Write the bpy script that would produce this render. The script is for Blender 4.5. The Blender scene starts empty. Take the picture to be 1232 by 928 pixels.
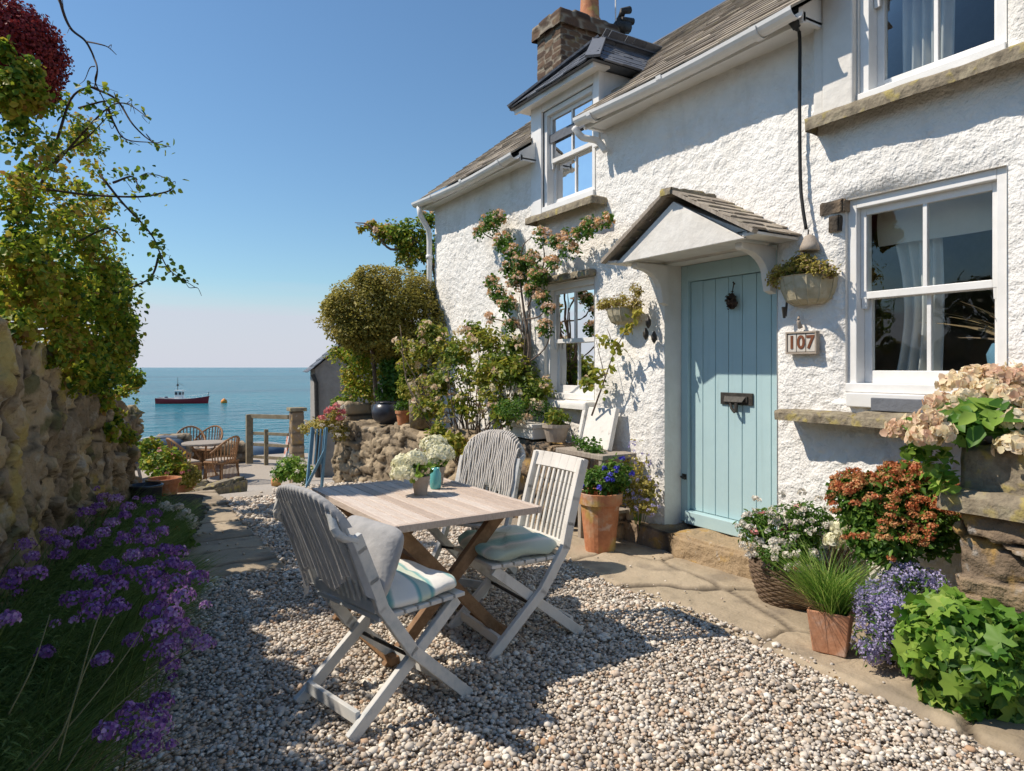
import bpy, math, random
import numpy as np
from mathutils import Vector, Matrix
rad = math.radians
random.seed(7)
R = np.random.default_rng(11)
sc = bpy.context.scene
col = sc.collection
# ------------------------------------------------------------ camera, sky, sun, exposure
EYE = 1.45; FPX = 821.0; HY = 442.0; TH = rad(31.1)
CT, ST = math.cos(TH), math.sin(TH)
cam_d = bpy.data.cameras.new('camera'); cam = bpy.data.objects.new('camera', cam_d); col.objects.link(cam)
cam.location = (0, 0, EYE); cam.rotation_euler = (rad(90), 0, -TH)
cam_d.sensor_width = 36; cam_d.lens = 36 * FPX / 1232; cam_d.shift_y = (HY - 464) / 1232
cam_d.clip_start = 0.05; cam_d.clip_end = 30000
sc.camera = cam
SUN_EL = 50.0
sd = np.array([-.85, .53])                      # horizontal direction towards the sun
w = bpy.data.worlds.new("World"); sc.world = w; w.use_nodes = True
nt = w.node_tree; nt.nodes.clear()
sky = nt.nodes.new('ShaderNodeTexSky'); sky.sky_type = 'NISHITA'; sky.sun_disc = False
sky.sun_elevation = rad(SUN_EL); sky.sun_rotation = math.atan2(sd[0], sd[1])
sky.air_density = 1.25; sky.dust_density = 0.15; sky.ozone_density = 3.2; sky.altitude = 100
bg = nt.nodes.new('ShaderNodeBackground'); bg.inputs[1].default_value = 0.115
tc = nt.nodes.new('ShaderNodeTexCoord'); sep = nt.nodes.new('ShaderNodeSeparateXYZ')
nt.links.new(tc.outputs['Generated'], sep.inputs[0])
mp = nt.nodes.new('ShaderNodeMapping'); mp.inputs['Scale'].default_value = (3, 3, 40)
nz = nt.nodes.new('ShaderNodeTexNoise'); nz.inputs['Scale'].default_value = 1.3; nz.inputs['Detail'].default_value = 5
nt.links.new(tc.outputs['Generated'], mp.inputs[0]); nt.links.new(mp.outputs[0], nz.inputs[0])
ad = nt.nodes.new('ShaderNodeMath'); ad.operation = 'MULTIPLY_ADD'; ad.inputs[1].default_value = .035
nt.links.new(nz.outputs[0], ad.inputs[0]); nt.links.new(sep.outputs[2], ad.inputs[2])
cr = nt.nodes.new('ShaderNodeValToRGB'); e = cr.color_ramp.elements
e[0].position = .02; e[0].color = (.93, .93, .93, 1); e[1].position = .135; e[1].color = (0, 0, 0, 1)
el = e.new(.088); el.color = (.85, .85, .85, 1)
el2 = e.new(.108); el2.color = (.35, .35, .35, 1)
nt.links.new(ad.outputs[0], cr.inputs[0])
mx = nt.nodes.new('ShaderNodeMixRGB'); mx.inputs[2].default_value = (4.9, 5.1, 5.9, 1)
tint = nt.nodes.new('ShaderNodeMixRGB'); tint.blend_type = 'MULTIPLY'; tint.inputs[0].default_value = 1
tint.inputs[2].default_value = (.74, .89, .97, 1)
nt.links.new(sky.outputs[0], tint.inputs[1])
nt.links.new(cr.outputs[0], mx.inputs[0]); nt.links.new(tint.outputs[0], mx.inputs[1])
out = nt.nodes.new('ShaderNodeOutputWorld')
nt.links.new(mx.outputs[0], bg.inputs[0]); nt.links.new(bg.outputs[0], out.inputs[0])
sl = bpy.data.lights.new('sun', 'SUN'); sl.energy = 4.7; sl.angle = rad(.55); sl.color = (1, .895, .76)
so = bpy.data.objects.new('sun', sl); col.objects.link(so)
ce = math.cos(rad(SUN_EL))
sdir = Vector((sd[0] * ce, sd[1] * ce, math.sin(rad(SUN_EL))))
so.rotation_euler = sdir.to_track_quat('Z', 'Y').to_euler()
so.location = (-5, 5, 12)
sc.view_settings.view_transform = 'Standard'; sc.view_settings.look = 'None'
sc.view_settings.exposure = 0.18; sc.view_settings.gamma = 1; sc.view_settings.use_curve_mapping = False
sc.render.engine = 'CYCLES'; sc.cycles.max_bounces = 6; sc.cycles.transparent_max_bounces = 12
sc.cycles.caustics_reflective = False; sc.cycles.caustics_refractive = False

# ------------------------------------------------------------ measuring helpers
W = 3.86                                        # plane of the cottage front (x)
def CW(xc, Z, z): return np.array([xc * CT + Z * ST, -xc * ST + Z * CT, z])
def PX(px, py, Z): return CW((px - 616) / FPX * Z, Z, EYE - (py - HY) / FPX * Z)
def ZAT(px, Z, z): return CW((px - 616) / FPX * Z, Z, z)
def GP(px, py, z=0.0):
    Z = (EYE - z) * FPX / (py - HY); return CW((px - 616) / FPX * Z, Z, z)
def PL(px, py, x=W):
    r = (px - 616) / FPX; dx, dy = r * CT + ST, -r * ST + CT
    Z = x / dx; return np.array([x, dy * Z, EYE - (py - HY) / FPX * Z])
def zg(y): return -0.9 * min(1, max(0, (y - 8.2) / 6.0))
def GS(px, py):
    lo, hi = 2.0, 40.0
    for _ in range(60):
        m = (lo + hi) / 2; p = PX(px, py, m)
        if p[2] > zg(p[1]): lo = m
        else: hi = m
    return PX(px, py, lo)
def xw(y): return .35 - .206 * (8.55 - y)       # foot of the old garden wall on the left

# ------------------------------------------------------------ noise
def _h(i, j, k, s):
    n = (i * 374761393 + j * 668265263 + k * 2147483647 + s * 1274126177) & 0xffffffff
    n = ((n ^ (n >> 13)) * 1103515245) & 0xffffffff
    n = ((n ^ (n >> 15)) * 2246822519) & 0xffffffff
    return ((n ^ (n >> 16)) & 0xffff) / 65535.0
def vnoise(P, s=0):
    P = np.asarray(P, float); I = np.floor(P).astype(np.int64); f = P - I; f = f * f * (3 - 2 * f); r = 0
    for a in (0, 1):
        for b in (0, 1):
            for c in (0, 1):
                wt = (f[:, 0] if a else 1 - f[:, 0]) * (f[:, 1] if b else 1 - f[:, 1]) * (f[:, 2] if c else 1 - f[:, 2])
                r = r + wt * _h(I[:, 0] + a, I[:, 1] + b, I[:, 2] + c, s)
    return r * 2 - 1
def fbm(P, o=3, s=0):
    r = 0; a = 1; P = np.asarray(P, float)
    for i in range(o): r = r + a * vnoise(P * 2 ** i + 17 * i, s + i); a *= .5
    return r

# ------------------------------------------------------------ materials
def C3(c): return (c[0], c[1], c[2], 1)
def M(name, cols, src='noise', scale=6, rough=.7, bump=None, spec=.3, trans=0, metal=0, mortar=None, lichen=None, nmix=.35, sheen=0, bump2=None, stretch=None, pos=None, const=False, streaks=None, basez=None):
    m = bpy.data.materials.new(name); m.use_nodes = True; t = m.node_tree; N = t.nodes; L = t.links
    b = N['Principled BSDF']; o = N['Material Output']
    co = N.new('ShaderNodeTexCoord'); vec = co.outputs['Object']
    if stretch:
        mpn = N.new('ShaderNodeMapping'); mpn.inputs['Scale'].default_value = stretch; L.new(vec, mpn.inputs[0]); vec = mpn.outputs[0]
    n = N.new('ShaderNodeTexNoise'); n.inputs['Scale'].default_value = scale; n.inputs['Detail'].default_value = 6
    n.inputs['Roughness'].default_value = .65; L.new(vec, n.inputs['Vector']); val = n.outputs[0]
    if src == 'tone':
        at = N.new('ShaderNodeAttribute'); at.attribute_name = 'tone'
        m1 = N.new('ShaderNodeMath'); m1.operation = 'MULTIPLY'; m1.inputs[1].default_value = 1 - nmix; L.new(at.outputs['Fac'], m1.inputs[0])
        m2 = N.new('ShaderNodeMath'); m2.operation = 'MULTIPLY_ADD'; m2.inputs[1].default_value = nmix; L.new(val, m2.inputs[0]); L.new(m1.outputs[0], m2.inputs[2]); val = m2.outputs[0]
    r = N.new('ShaderNodeValToRGB'); L.new(val, r.inputs[0]); es = r.color_ramp.elements
    lo, hi = (.3, .7) if src == 'noise' else (.02, .98)
    k = len(cols)
    while len(es) < k: es.new(.5)
    for i, c in enumerate(cols):
        es[i].position = pos[i] if pos else (lo + (hi - lo) * i / max(1, k - 1)); es[i].color = C3(c)
    if const: r.color_ramp.interpolation = 'CONSTANT'
    c = r.outputs[0]
    if lichen:
        for (lc, ls, th, amt) in lichen:
            ln = N.new('ShaderNodeTexNoise'); ln.inputs['Scale'].default_value = ls; ln.inputs['Detail'].default_value = 5; L.new(co.outputs['Object'], ln.inputs['Vector'])
            lr = N.new('ShaderNodeValToRGB'); lr.color_ramp.elements[0].position = th; lr.color_ramp.elements[1].position = th + .09; L.new(ln.outputs[0], lr.inputs[0])
            lm = N.new('ShaderNodeMath'); lm.operation = 'MULTIPLY'; lm.inputs[1].default_value = amt; L.new(lr.outputs[0], lm.inputs[0])
            x = N.new('ShaderNodeMixRGB'); x.inputs[2].default_value = C3(lc); L.new(lm.outputs[0], x.inputs[0]); L.new(c, x.inputs[1]); c = x.outputs[0]
    for (lc, st3, th, amt) in (streaks or []):
        sm = N.new('ShaderNodeMapping'); sm.inputs['Scale'].default_value = st3; L.new(co.outputs['Object'], sm.inputs[0])
        ln = N.new('ShaderNodeTexNoise'); ln.inputs['Scale'].default_value = 1; ln.inputs['Detail'].default_value = 6; L.new(sm.outputs[0], ln.inputs['Vector'])
        lr = N.new('ShaderNodeValToRGB'); lr.color_ramp.elements[0].position = th; lr.color_ramp.elements[1].position = th + .16; L.new(ln.outputs[0], lr.inputs[0])
        lm = N.new('ShaderNodeMath'); lm.operation = 'MULTIPLY'; lm.inputs[1].default_value = amt; L.new(lr.outputs[0], lm.inputs[0])
        x = N.new('ShaderNodeMixRGB'); x.inputs[2].default_value = C3(lc); L.new(lm.outputs[0], x.inputs[0]); L.new(c, x.inputs[1]); c = x.outputs[0]
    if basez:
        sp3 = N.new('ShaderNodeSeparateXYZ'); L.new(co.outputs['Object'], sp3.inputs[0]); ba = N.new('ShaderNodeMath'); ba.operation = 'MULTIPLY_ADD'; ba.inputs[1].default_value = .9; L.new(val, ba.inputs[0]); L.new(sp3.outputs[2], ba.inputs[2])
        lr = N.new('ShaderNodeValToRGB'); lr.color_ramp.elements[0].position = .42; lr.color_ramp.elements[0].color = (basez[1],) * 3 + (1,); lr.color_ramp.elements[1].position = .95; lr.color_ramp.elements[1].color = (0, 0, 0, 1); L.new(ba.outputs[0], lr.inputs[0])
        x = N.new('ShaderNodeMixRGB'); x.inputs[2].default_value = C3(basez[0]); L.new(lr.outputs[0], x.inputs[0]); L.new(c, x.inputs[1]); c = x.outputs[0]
    if mortar:
        ja = N.new('ShaderNodeAttribute'); ja.attribute_name = 'joint'
        x = N.new('ShaderNodeMixRGB'); x.inputs[1].default_value = C3(mortar); L.new(ja.outputs['Fac'], x.inputs[0]); L.new(c, x.inputs[2]); c = x.outputs[0]
    L.new(c, b.inputs['Base Color'])
    b.inputs['Roughness'].default_value = rough; b.inputs['Specular IOR Level'].default_value = spec; b.inputs['Metallic'].default_value = metal
    prev = None
    for bp in (bump, bump2):
        if bp:
            bn = N.new('ShaderNodeTexNoise'); bn.inputs['Scale'].default_value = bp[1]; bn.inputs['Detail'].default_value = 8 if len(bp) < 3 else bp[2]
            L.new(vec, bn.inputs['Vector'])
            bu = N.new('ShaderNodeBump'); bu.inputs['Distance'].default_value = bp[0]; bu.inputs['Strength'].default_value = 1
            L.new(bn.outputs[0], bu.inputs['Height'])
            if prev: L.new(prev, bu.inputs['Normal'])
            prev = bu.outputs[0]
    if prev: L.new(prev, b.inputs['Normal'])
    if trans:
        tr = N.new('ShaderNodeBsdfTranslucent'); L.new(c, tr.inputs[0]); ms = N.new('ShaderNodeMixShader'); ms.inputs[0].default_value = trans
        L.new(b.outputs[0], ms.inputs[1]); L.new(tr.outputs[0], ms.inputs[2]); L.new(ms.outputs[0], o.inputs[0])
    if sheen: b.inputs['Sheen Weight'].default_value = sheen
    return m
def glass_mat(name, tint=(.9, .95, .95)):
    m = bpy.data.materials.new(name); m.use_nodes = True; t = m.node_tree; N = t.nodes; L = t.links
    N.remove(N['Principled BSDF']); o = N['Material Output']
    g = N.new('ShaderNodeBsdfGlossy'); g.inputs['Roughness'].default_value = .01; g.inputs[0].default_value = (.9, .9, .9, 1)
    tr = N.new('ShaderNodeBsdfTransparent'); tr.inputs[0].default_value = C3(tint)
    f = N.new('ShaderNodeFresnel'); f.inputs[0].default_value = 1.55
    a = N.new('ShaderNodeMath'); a.operation = 'MULTIPLY'; a.inputs[1].default_value = 1.1; a.use_clamp = True
    co = N.new('ShaderNodeTexCoord'); n = N.new('ShaderNodeTexNoise'); n.inputs['Scale'].default_value = 3; L.new(co.outputs['Object'], n.inputs[0])
    bu = N.new('ShaderNodeBump'); bu.inputs['Distance'].default_value = .006; L.new(n.outputs[0], bu.inputs['Height']); L.new(bu.outputs[0], g.inputs['Normal'])
    mxs = N.new('ShaderNodeMixShader'); L.new(f.outputs[0], a.inputs[0]); L.new(a.outputs[0], mxs.inputs[0]); L.new(tr.outputs[0], mxs.inputs[1]); L.new(g.outputs[0], mxs.inputs[2]); L.new(mxs.outputs[0], o.inputs[0])
    return m
m_glass = glass_mat('window_glass')
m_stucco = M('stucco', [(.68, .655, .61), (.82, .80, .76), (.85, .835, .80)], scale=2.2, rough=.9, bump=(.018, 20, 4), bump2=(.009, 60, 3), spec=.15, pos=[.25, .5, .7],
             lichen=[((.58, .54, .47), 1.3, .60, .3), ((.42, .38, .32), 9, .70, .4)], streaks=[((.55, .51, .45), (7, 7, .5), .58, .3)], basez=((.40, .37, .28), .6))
m_smooth = M('smooth_white_render', [(.64, .61, .56), (.78, .76, .715)], scale=3, rough=.8, bump=(.006, 18), spec=.2, streaks=[((.50, .46, .39), (9, 9, .8), .56, .35)])
m_wpaint = M('white_gloss_paint', [(.72, .71, .68), (.82, .81, .79)], scale=5, rough=.4, bump=(.001, 30), spec=.4)
m_slate = M('weathered_slate', [(.17, .145, .12), (.34, .29, .23), (.46, .40, .32)], 'tone', scale=9, rough=.75, bump=(.01, 22), lichen=[((.42, .38, .24), 7, .6, .6)])
m_slateg = M('grey_slate', [(.10, .11, .13), (.17, .18, .20)], 'tone', scale=9, rough=.6, bump=(.008, 22))
m_brick = M('old_chimney_stone', [(.035, .028, .025), (.10, .062, .042), (.18, .12, .075)], 'tone', scale=12, rough=.9, bump=(.012, 25), mortar=(.26, .23, .18), lichen=[((.25, .22, .10), 6, .62, .5)])
m_terra = M('terracotta', [(.36, .14, .07), (.50, .21, .10), (.52, .33, .20)], scale=7, rough=.85, bump=(.004, 30), lichen=[((.50, .38, .10), 5, .52, .6), ((.60, .50, .40), 9, .60, .6)])
m_clay = M('pale_clay', [(.30, .25, .20), (.42, .36, .30)], scale=12, rough=.9, bump=(.003, 40))
m_sill = M('lichened_sill_stone', [(.13, .11, .08), (.25, .21, .15), (.33, .29, .20)], scale=14, rough=.95, bump=(.02, 22), lichen=[((.42, .34, .09), 11, .55, .6)])
m_door = M('duck_egg_blue_paint', [(.39, .545, .575), (.43, .59, .61)], scale=3, rough=.45, bump=(.0015, 20), spec=.4, lichen=[((.60, .62, .58), 38, .72, .6)], streaks=[((.30, .42, .42), (20, 20, 1.2), .58, .35)])
m_iron = M('dark_iron', [(.02, .018, .015), (.06, .05, .04)], scale=20, rough=.55, spec=.4, bump=(.003, 40))
m_cable = M('black_cable_rubber', [(.015, .015, .015), (.03, .03, .03)], rough=.6)
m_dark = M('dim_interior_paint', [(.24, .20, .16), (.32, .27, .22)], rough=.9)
m_curt = M('cream_curtain_linen', [(.62, .60, .56), (.74, .72, .68)], scale=4, rough=.9, trans=.25)
m_blind = M('roman_blind_cloth', [(.50, .45, .37), (.58, .53, .45)], scale=4, rough=.9)
m_rubble = M('rubble_stone', [(.13, .10, .07), (.27, .215, .145), (.41, .325, .205), (.48, .37, .17)], 'tone', scale=6, rough=.92, bump=(.045, 9), bump2=(.012, 40), mortar=(.055, .045, .035),
             lichen=[((.44, .35, .10), 2.4, .54, .7), ((.44, .42, .37), 6, .58, .7), ((.07, .09, .03), 3.3, .56, .7)], nmix=.5)
m_garden = M('dry_stone', [(.13, .10, .07), (.33, .26, .175), (.50, .40, .27)], 'tone', scale=9, rough=.92, bump=(.025, 16), mortar=(.05, .04, .03), lichen=[((.40, .38, .33), 7, .62, .5)])
m_ledge = M('ochre_wall_stone', [(.12, .09, .065), (.27, .20, .135), (.44, .32, .18)], 'tone', scale=7, rough=.92, bump=(.03, 14), bump2=(.008, 60), mortar=(.06, .05, .04),
            lichen=[((.42, .25, .05), 6, .56, .65), ((.45, .43, .40), 13, .62, .6)], nmix=.5)
m_flag = M('flagstone', [(.21, .165, .115), (.35, .285, .20), (.48, .39, .28)], 'tone', scale=3, rough=.85, bump=(.012, 12), bump2=(.004, 60), mortar=(.07, .055, .04), nmix=.5,
           lichen=[((.17, .14, .11), 3.2, .56, .5)])
m_concrete = M('pale_path_gravel', [(.30, .26, .215), (.40, .355, .30), (.47, .42, .36)], scale=40, rough=.95, bump=(.01, 60))
m_earth = M('dark_soil', [(.035, .028, .02), (.07, .055, .04)], scale=8, rough=1, bump=(.03, 20))
m_gbed = M('gravel_bed', [(.20, .165, .13), (.42, .36, .29)], scale=60, rough=1, bump=(.01, 90))
m_pebble = M('mixed_pebbles', [(.18, .165, .145), (.39, .335, .275), (.53, .44, .34), (.47, .43, .385), (.62, .555, .47), (.72, .665, .585), (.44, .28, .17), (.76, .72, .64)],
             'tone', scale=60, rough=.75, nmix=.06, pos=[0, .09, .26, .42, .56, .72, .88, .91], spec=.25)
m_wood_w = M('weathered_tabletop_wood', [(.26, .185, .14), (.54, .44, .365), (.80, .75, .69)], 'tone', scale=9, rough=.7, bump=(.003, 14), nmix=.62, stretch=(14, 1.2, 6))
m_wood_b = M('brown_teak', [(.16, .085, .04), (.30, .18, .095)], scale=7, rough=.6, bump=(.004, 12), stretch=(3, 3, 3))
m_chair = M('worn_white_chair_paint', [(.40, .37, .32), (.64, .61, .56), (.72, .70, .65)], scale=8, rough=.6, bump=(.002, 25), pos=[.28, .42, .7], stretch=(1, 1, .6))
m_chairb = M('blue_grey_chair_paint', [(.36, .40, .42), (.56, .56, .54), (.64, .62, .58)], scale=9, rough=.6, bump=(.002, 25))
m_throw = M('ivory_cord', [(.50, .46, .41), (.66, .62, .57)], scale=30, rough=.95, bump=(.004, 60), sheen=.3)
m_throwg = M('grey_linen_throw', [(.36, .36, .36), (.50, .49, .48)], scale=14, rough=.95, bump=(.004, 40), sheen=.3, trans=.15)
m_oldwood = M('old_grey_timber', [(.24, .20, .16), (.42, .37, .31)], scale=8, rough=.85, bump=(.006, 14), stretch=(6, 6, 1))
m_gatewood = M('mossy_gate_timber', [(.16, .13, .08), (.30, .25, .17)], scale=8, rough=.85, bump=(.006, 14))
m_whitewood = M('flaking_white_board', [(.45, .41, .36), (.74, .71, .66), (.78, .76, .72)], scale=9, rough=.75, bump=(.004, 20), pos=[.3, .4, .7])
m_rattan = M('brown_rattan', [(.22, .11, .05), (.38, .21, .10)], scale=30, rough=.65, bump=(.004, 50))
m_wicker = M('dark_willow', [(.07, .045, .03), (.19, .13, .085)], scale=30, rough=.75, bump=(.004, 50))
m_coir = M('mossy_basket_ware', [(.36, .31, .20), (.50, .45, .33)], scale=14, rough=.9, bump=(.006, 30), lichen=[((.20, .18, .08), 12, .58, .6)])
m_bark = M('grey_bark', [(.10, .075, .055), (.20, .155, .12)], scale=14, rough=.9, bump=(.01, 26))
m_twig = M('dark_twig', [(.05, .035, .028), (.10, .065, .05)], scale=14, rough=.9)
m_aqua = M('aqua_glass', [(.10, .38, .38), (.14, .45, .45)], rough=.12, spec=.6)
m_bluepaint = M('faded_blue_paint', [(.09, .20, .30), (.16, .30, .40)], scale=9, rough=.6, bump=(.004, 20))
m_dkpot = M('dark_glazed_pot', [(.02, .022, .03), (.04, .042, .055)], rough=.3, spec=.5)
m_tile = M('cream_tile', [(.50, .46, .40), (.62, .58, .52)], scale=14, rough=.4)
m_digit = M('rust_brown_lettering', [(.13, .045, .02), (.20, .07, .03)], scale=18, rough=.6)
def leafm(name, cols, trans=.3, rough=.5, spec=.35): return M(name, cols, 'tone', scale=25, rough=rough, nmix=.12, trans=trans, spec=spec)
m_ivy = leafm('ivy_leaf', [(.04, .10, .015), (.12, .23, .025), (.25, .36, .035), (.40, .42, .04), (.50, .40, .05), (.34, .16, .05)], .5)
m_ivyd = leafm('dark_ivy_leaf', [(.015, .04, .010), (.035, .08, .014), (.07, .12, .02)], .3)
m_fern = leafm('shrub_leaf', [(.04, .11, .015), (.09, .20, .025), (.17, .28, .04)], .4)
m_ylw = leafm('yellowing_leaf', [(.07, .13, .02), (.17, .24, .03), (.36, .36, .05), (.52, .42, .09)], .45)
m_bush = leafm('olive_bush_leaf', [(.11, .11, .02), (.30, .27, .05), (.46, .39, .09), (.56, .46, .15)], .45)
m_lush = leafm('lush_leaf', [(.04, .13, .015), (.12, .27, .03), (.28, .44, .07), (.42, .50, .12)], .4)
m_blade = leafm('grass_blade', [(.03, .08, .012), (.06, .13, .02), (.13, .24, .03)], .35)
m_lawn = leafm('feathery_green', [(.08, .14, .03), (.17, .27, .07), (.28, .38, .13)], .45)
m_dry = leafm('dry_blade', [(.16, .09, .04), (.30, .20, .10), (.40, .30, .16)], .2)
m_red = leafm('deep_red_petal', [(.12, .012, .012), (.26, .025, .025), (.34, .05, .04)], .2)
m_sedum = leafm('rust_red_flower', [(.34, .075, .03), (.58, .18, .07), (.66, .36, .16), (.46, .34, .12)], .3)
m_cream = leafm('cream_petal', [(.82, .79, .54), (.90, .88, .68), (.92, .91, .80)], .35)
m_peach = leafm('peach_petal', [(.70, .44, .32), (.84, .64, .46), (.88, .78, .52), (.88, .82, .68)], .4)
m_rose = leafm('faded_rose', [(.66, .32, .12), (.82, .52, .26), (.88, .70, .52), (.76, .62, .64)], .4)
m_purple = leafm('purple_petal', [(.14, .05, .22), (.27, .11, .38), (.44, .23, .52), (.62, .44, .66)], .3)
m_lilac = leafm('lilac_petal', [(.34, .31, .56), (.52, .47, .72), (.66, .61, .82)], .4)
m_pink = leafm('pink_petal', [(.65, .12, .14), (.78, .28, .28), (.84, .55, .5)], .3)
m_whitep = leafm('white_petal', [(.72, .66, .56), (.84, .81, .74)], .3)
m_blue = leafm('blue_petal', [(.05, .06, .5), (.16, .14, .7)], .2)

# ------------------------------------------------------------ object helpers
def props(o, label=None, cat=None, group=None, kind=None):
    if label: o['label'] = label
    if cat: o['category'] = cat
    if group: o['group'] = group
    if kind: o['kind'] = kind
    return o
def thing(name, label, cat, loc=(0, 0, 0), rz=0, group=None):
    o = bpy.data.objects.new(name, None); col.objects.link(o); o.empty_display_size = .1
    o.location = tuple(float(v) for v in loc); o.rotation_euler = (0, 0, rz)
    return props(o, label, cat, group)
def wloc(o):
    v = np.array(o.location, float); p = o.parent
    while p is not None: v = v + np.array(p.location, float); p = p.parent
    return v
def nm(name, V, F, mat, parent=None, tone=None, joint=None, smooth=False, world=True, bevel=0, mats=None, midx=None):
    """one mesh object out of arrays; V in world space (or the parent's own space with world=False)"""
    V = np.asarray(V, float)
    if parent is not None and world: V = V - wloc(parent)
    me = bpy.data.meshes.new(name)
    if isinstance(F, np.ndarray):
        k = F.shape[1]; me.vertices.add(len(V)); me.vertices.foreach_set('co', V.ravel())
        me.loops.add(F.size); me.loops.foreach_set('vertex_index', F.ravel().astype(np.int32))
        me.polygons.add(len(F)); me.polygons.foreach_set('loop_start', np.arange(0, F.size, k, dtype=np.int32))
        me.update(calc_edges=True)
    else:
        me.from_pydata([tuple(v) for v in V], [], [tuple(int(i) for i in f) for f in F]); me.update()
    for an, av in (('tone', tone), ('joint', joint)):
        if av is not None:
            at = me.attributes.new(an, 'FLOAT', 'POINT'); at.data.foreach_set('value', np.asarray(av, np.float32))
    me.materials.append(mat)
    if smooth: me.polygons.foreach_set('use_smooth', np.ones(len(me.polygons), bool))
    o = bpy.data.objects.new(name, me); col.objects.link(o)
    if parent is not None: o.parent = parent
    if bevel:
        b = o.modifiers.new('bevel', 'BEVEL'); b.width = bevel; b.segments = 2; b.limit_method = 'ANGLE'
    return o
class MB:
    def __init__(s): s.V = []; s.F = []; s.T = []
    def add(s, V, F, t=None):
        n = len(s.V); s.V += [tuple(v) for v in V]; s.F += [tuple(int(i) + n for i in f) for f in F]; s.T += [random.random() if t is None else t] * len(V); return s
    def box(s, c, d, rz=0, M3=None, t=None):
        v = []
        for z in (-.5, .5):
            for x, y in ((-.5, -.5), (.5, -.5), (.5, .5), (-.5, .5)): v.append((x * d[0], y * d[1], z * d[2]))
        v = np.array(v)
        if rz: v = v @ np.array([[math.cos(rz), math.sin(rz), 0], [-math.sin(rz), math.cos(rz), 0], [0, 0, 1]])
        if M3 is not None: v = v @ np.asarray(M3).T
        return s.add(v + np.array(c, float), [(3, 2, 1, 0), (4, 5, 6, 7), (0, 1, 5, 4), (1, 2, 6, 5), (2, 3, 7, 6), (3, 0, 4, 7)], t)
    def span(s, a, b): a = np.array(a, float); b = np.array(b, float); return s.box((a + b) / 2, np.abs(b - a))
    def bar(s, a, b, wd, th, up=(0, 0, 1), t=None):
        a = np.array(a, float); b = np.array(b, float); d = b - a; l = np.linalg.norm(d); d /= l
        u = np.array(up, float); sx = np.cross(d, u); 
        if np.linalg.norm(sx) < 1e-4: sx = np.cross(d, (1, 0, 0))
        sx /= np.linalg.norm(sx); u = np.cross(sx, d)
        return s.box((a + b) / 2, (wd, l, th), M3=np.stack([sx, d, u], 1), t=t)
    def tube(s, pts, r, n=6, r1=None, cap=True, t=None):
        pts = np.array(pts, float); k = len(pts); V = []; r1 = r if r1 is None else r1
        d = np.gradient(pts, axis=0); d /= np.linalg.norm(d, axis=1)[:, None] + 1e-9
        ref = np.array([0.31, .17, .93]); 
        for i in range(k):
            a = np.cross(d[i], ref); a /= np.linalg.norm(a) + 1e-9; b = np.cross(d[i], a); rr = r + (r1 - r) * i / (k - 1)
            for j in range(n): q = 2 * math.pi * j / n; V.append(pts[i] + rr * (a * math.cos(q) + b * math.sin(q)))
        F = [(i * n + j, i * n + (j + 1) % n, (i + 1) * n + (j + 1) % n, (i + 1) * n + j) for i in range(k - 1) for j in range(n)]
        if cap: F += [tuple(range(n))[::-1], tuple((k - 1) * n + j for j in range(n))]
        return s.add(V, F, t)
    def lathe(s, prof, c=(0, 0, 0), n=24, sx=1, sy=1, rz=0):
        V = []
        for r, z in prof:
            for j in range(n):
                q = 2 * math.pi * j / n; x, y = r * math.cos(q) * sx, r * math.sin(q) * sy
                V.append((c[0] + x * math.cos(rz) - y * math.sin(rz), c[1] + x * math.sin(rz) + y * math.cos(rz), c[2] + z))
        k = len(prof)
        F = [(i * n + j, i * n + (j + 1) % n, (i + 1) * n + (j + 1) % n, (i + 1) * n + j) for i in range(k - 1) for j in range(n)]
        F += [tuple(range(n))[::-1], tuple((k - 1) * n + j for j in range(n))]
        return s.add(V, F)
    def prism(s, poly, vec):
        k = len(poly); p = np.array(poly, float); q = p + np.array(vec, float)
        return s.add(list(p) + list(q), [tuple(range(k))[::-1], tuple(range(k, 2 * k))] + [(i, (i + 1) % k, k + (i + 1) % k, k + i) for i in range(k)])
    def build(s, name, mat, parent=None, world=True, bevel=0, smooth=False):
        return nm(name, s.V, s.F, mat, parent, tone=s.T, world=world, bevel=bevel, smooth=smooth)
def curve(pts, n=10):
    """smooth polyline through points"""
    P = np.array(pts, float); P = np.vstack([2 * P[0] - P[1], P, 2 * P[-1] - P[-2]]); o = []
    for i in range(1, len(P) - 2):
        for k in range(n):
            t = k / n; o.append(.5 * ((2 * P[i]) + (-P[i - 1] + P[i + 1]) * t + (2 * P[i - 1] - 5 * P[i] + 4 * P[i + 1] - P[i + 2]) * t * t + (-P[i - 1] + 3 * P[i] - 3 * P[i + 1] + P[i + 2]) * t ** 3))
    o.append(P[-2]); return np.array(o)
def unit(a): return a / (np.linalg.norm(a, axis=-1, keepdims=True) + 1e-9)
def leaves(P, N, size, wr=.7, jit=.35, axis=None, fold=.12, tone=None):
    P = np.asarray(P, float); n = len(P); N = unit(np.asarray(N, float)); s = size * (1 + jit * R.uniform(-1, 1, n))
    a = R.normal(size=(n, 3)) if axis is None else np.asarray(axis, float) + .25 * R.normal(size=(n, 3))
    a = unit(a - N * (a * N).sum(1)[:, None]); b = np.cross(N, a); s = s[:, None]; w2 = s * wr / 2
    V = np.stack([P, P + a * s * .35 + b * w2 + N * s * fold, P + a * s * .75 + b * w2 * .7 + N * s * fold * .6, P + a * s - N * s * .08,
                  P + a * s * .75 - b * w2 * .7 + N * s * fold * .6, P + a * s * .35 - b * w2 + N * s * fold], 1).reshape(-1, 3)
    i = np.arange(n)[:, None] * 6
    F = np.concatenate([i + np.array([[0, 1, 2, 3]]), i + np.array([[0, 3, 4, 5]])])
    t = R.random(n) if tone is None else tone
    return V, F, np.repeat(t, 6)
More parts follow.
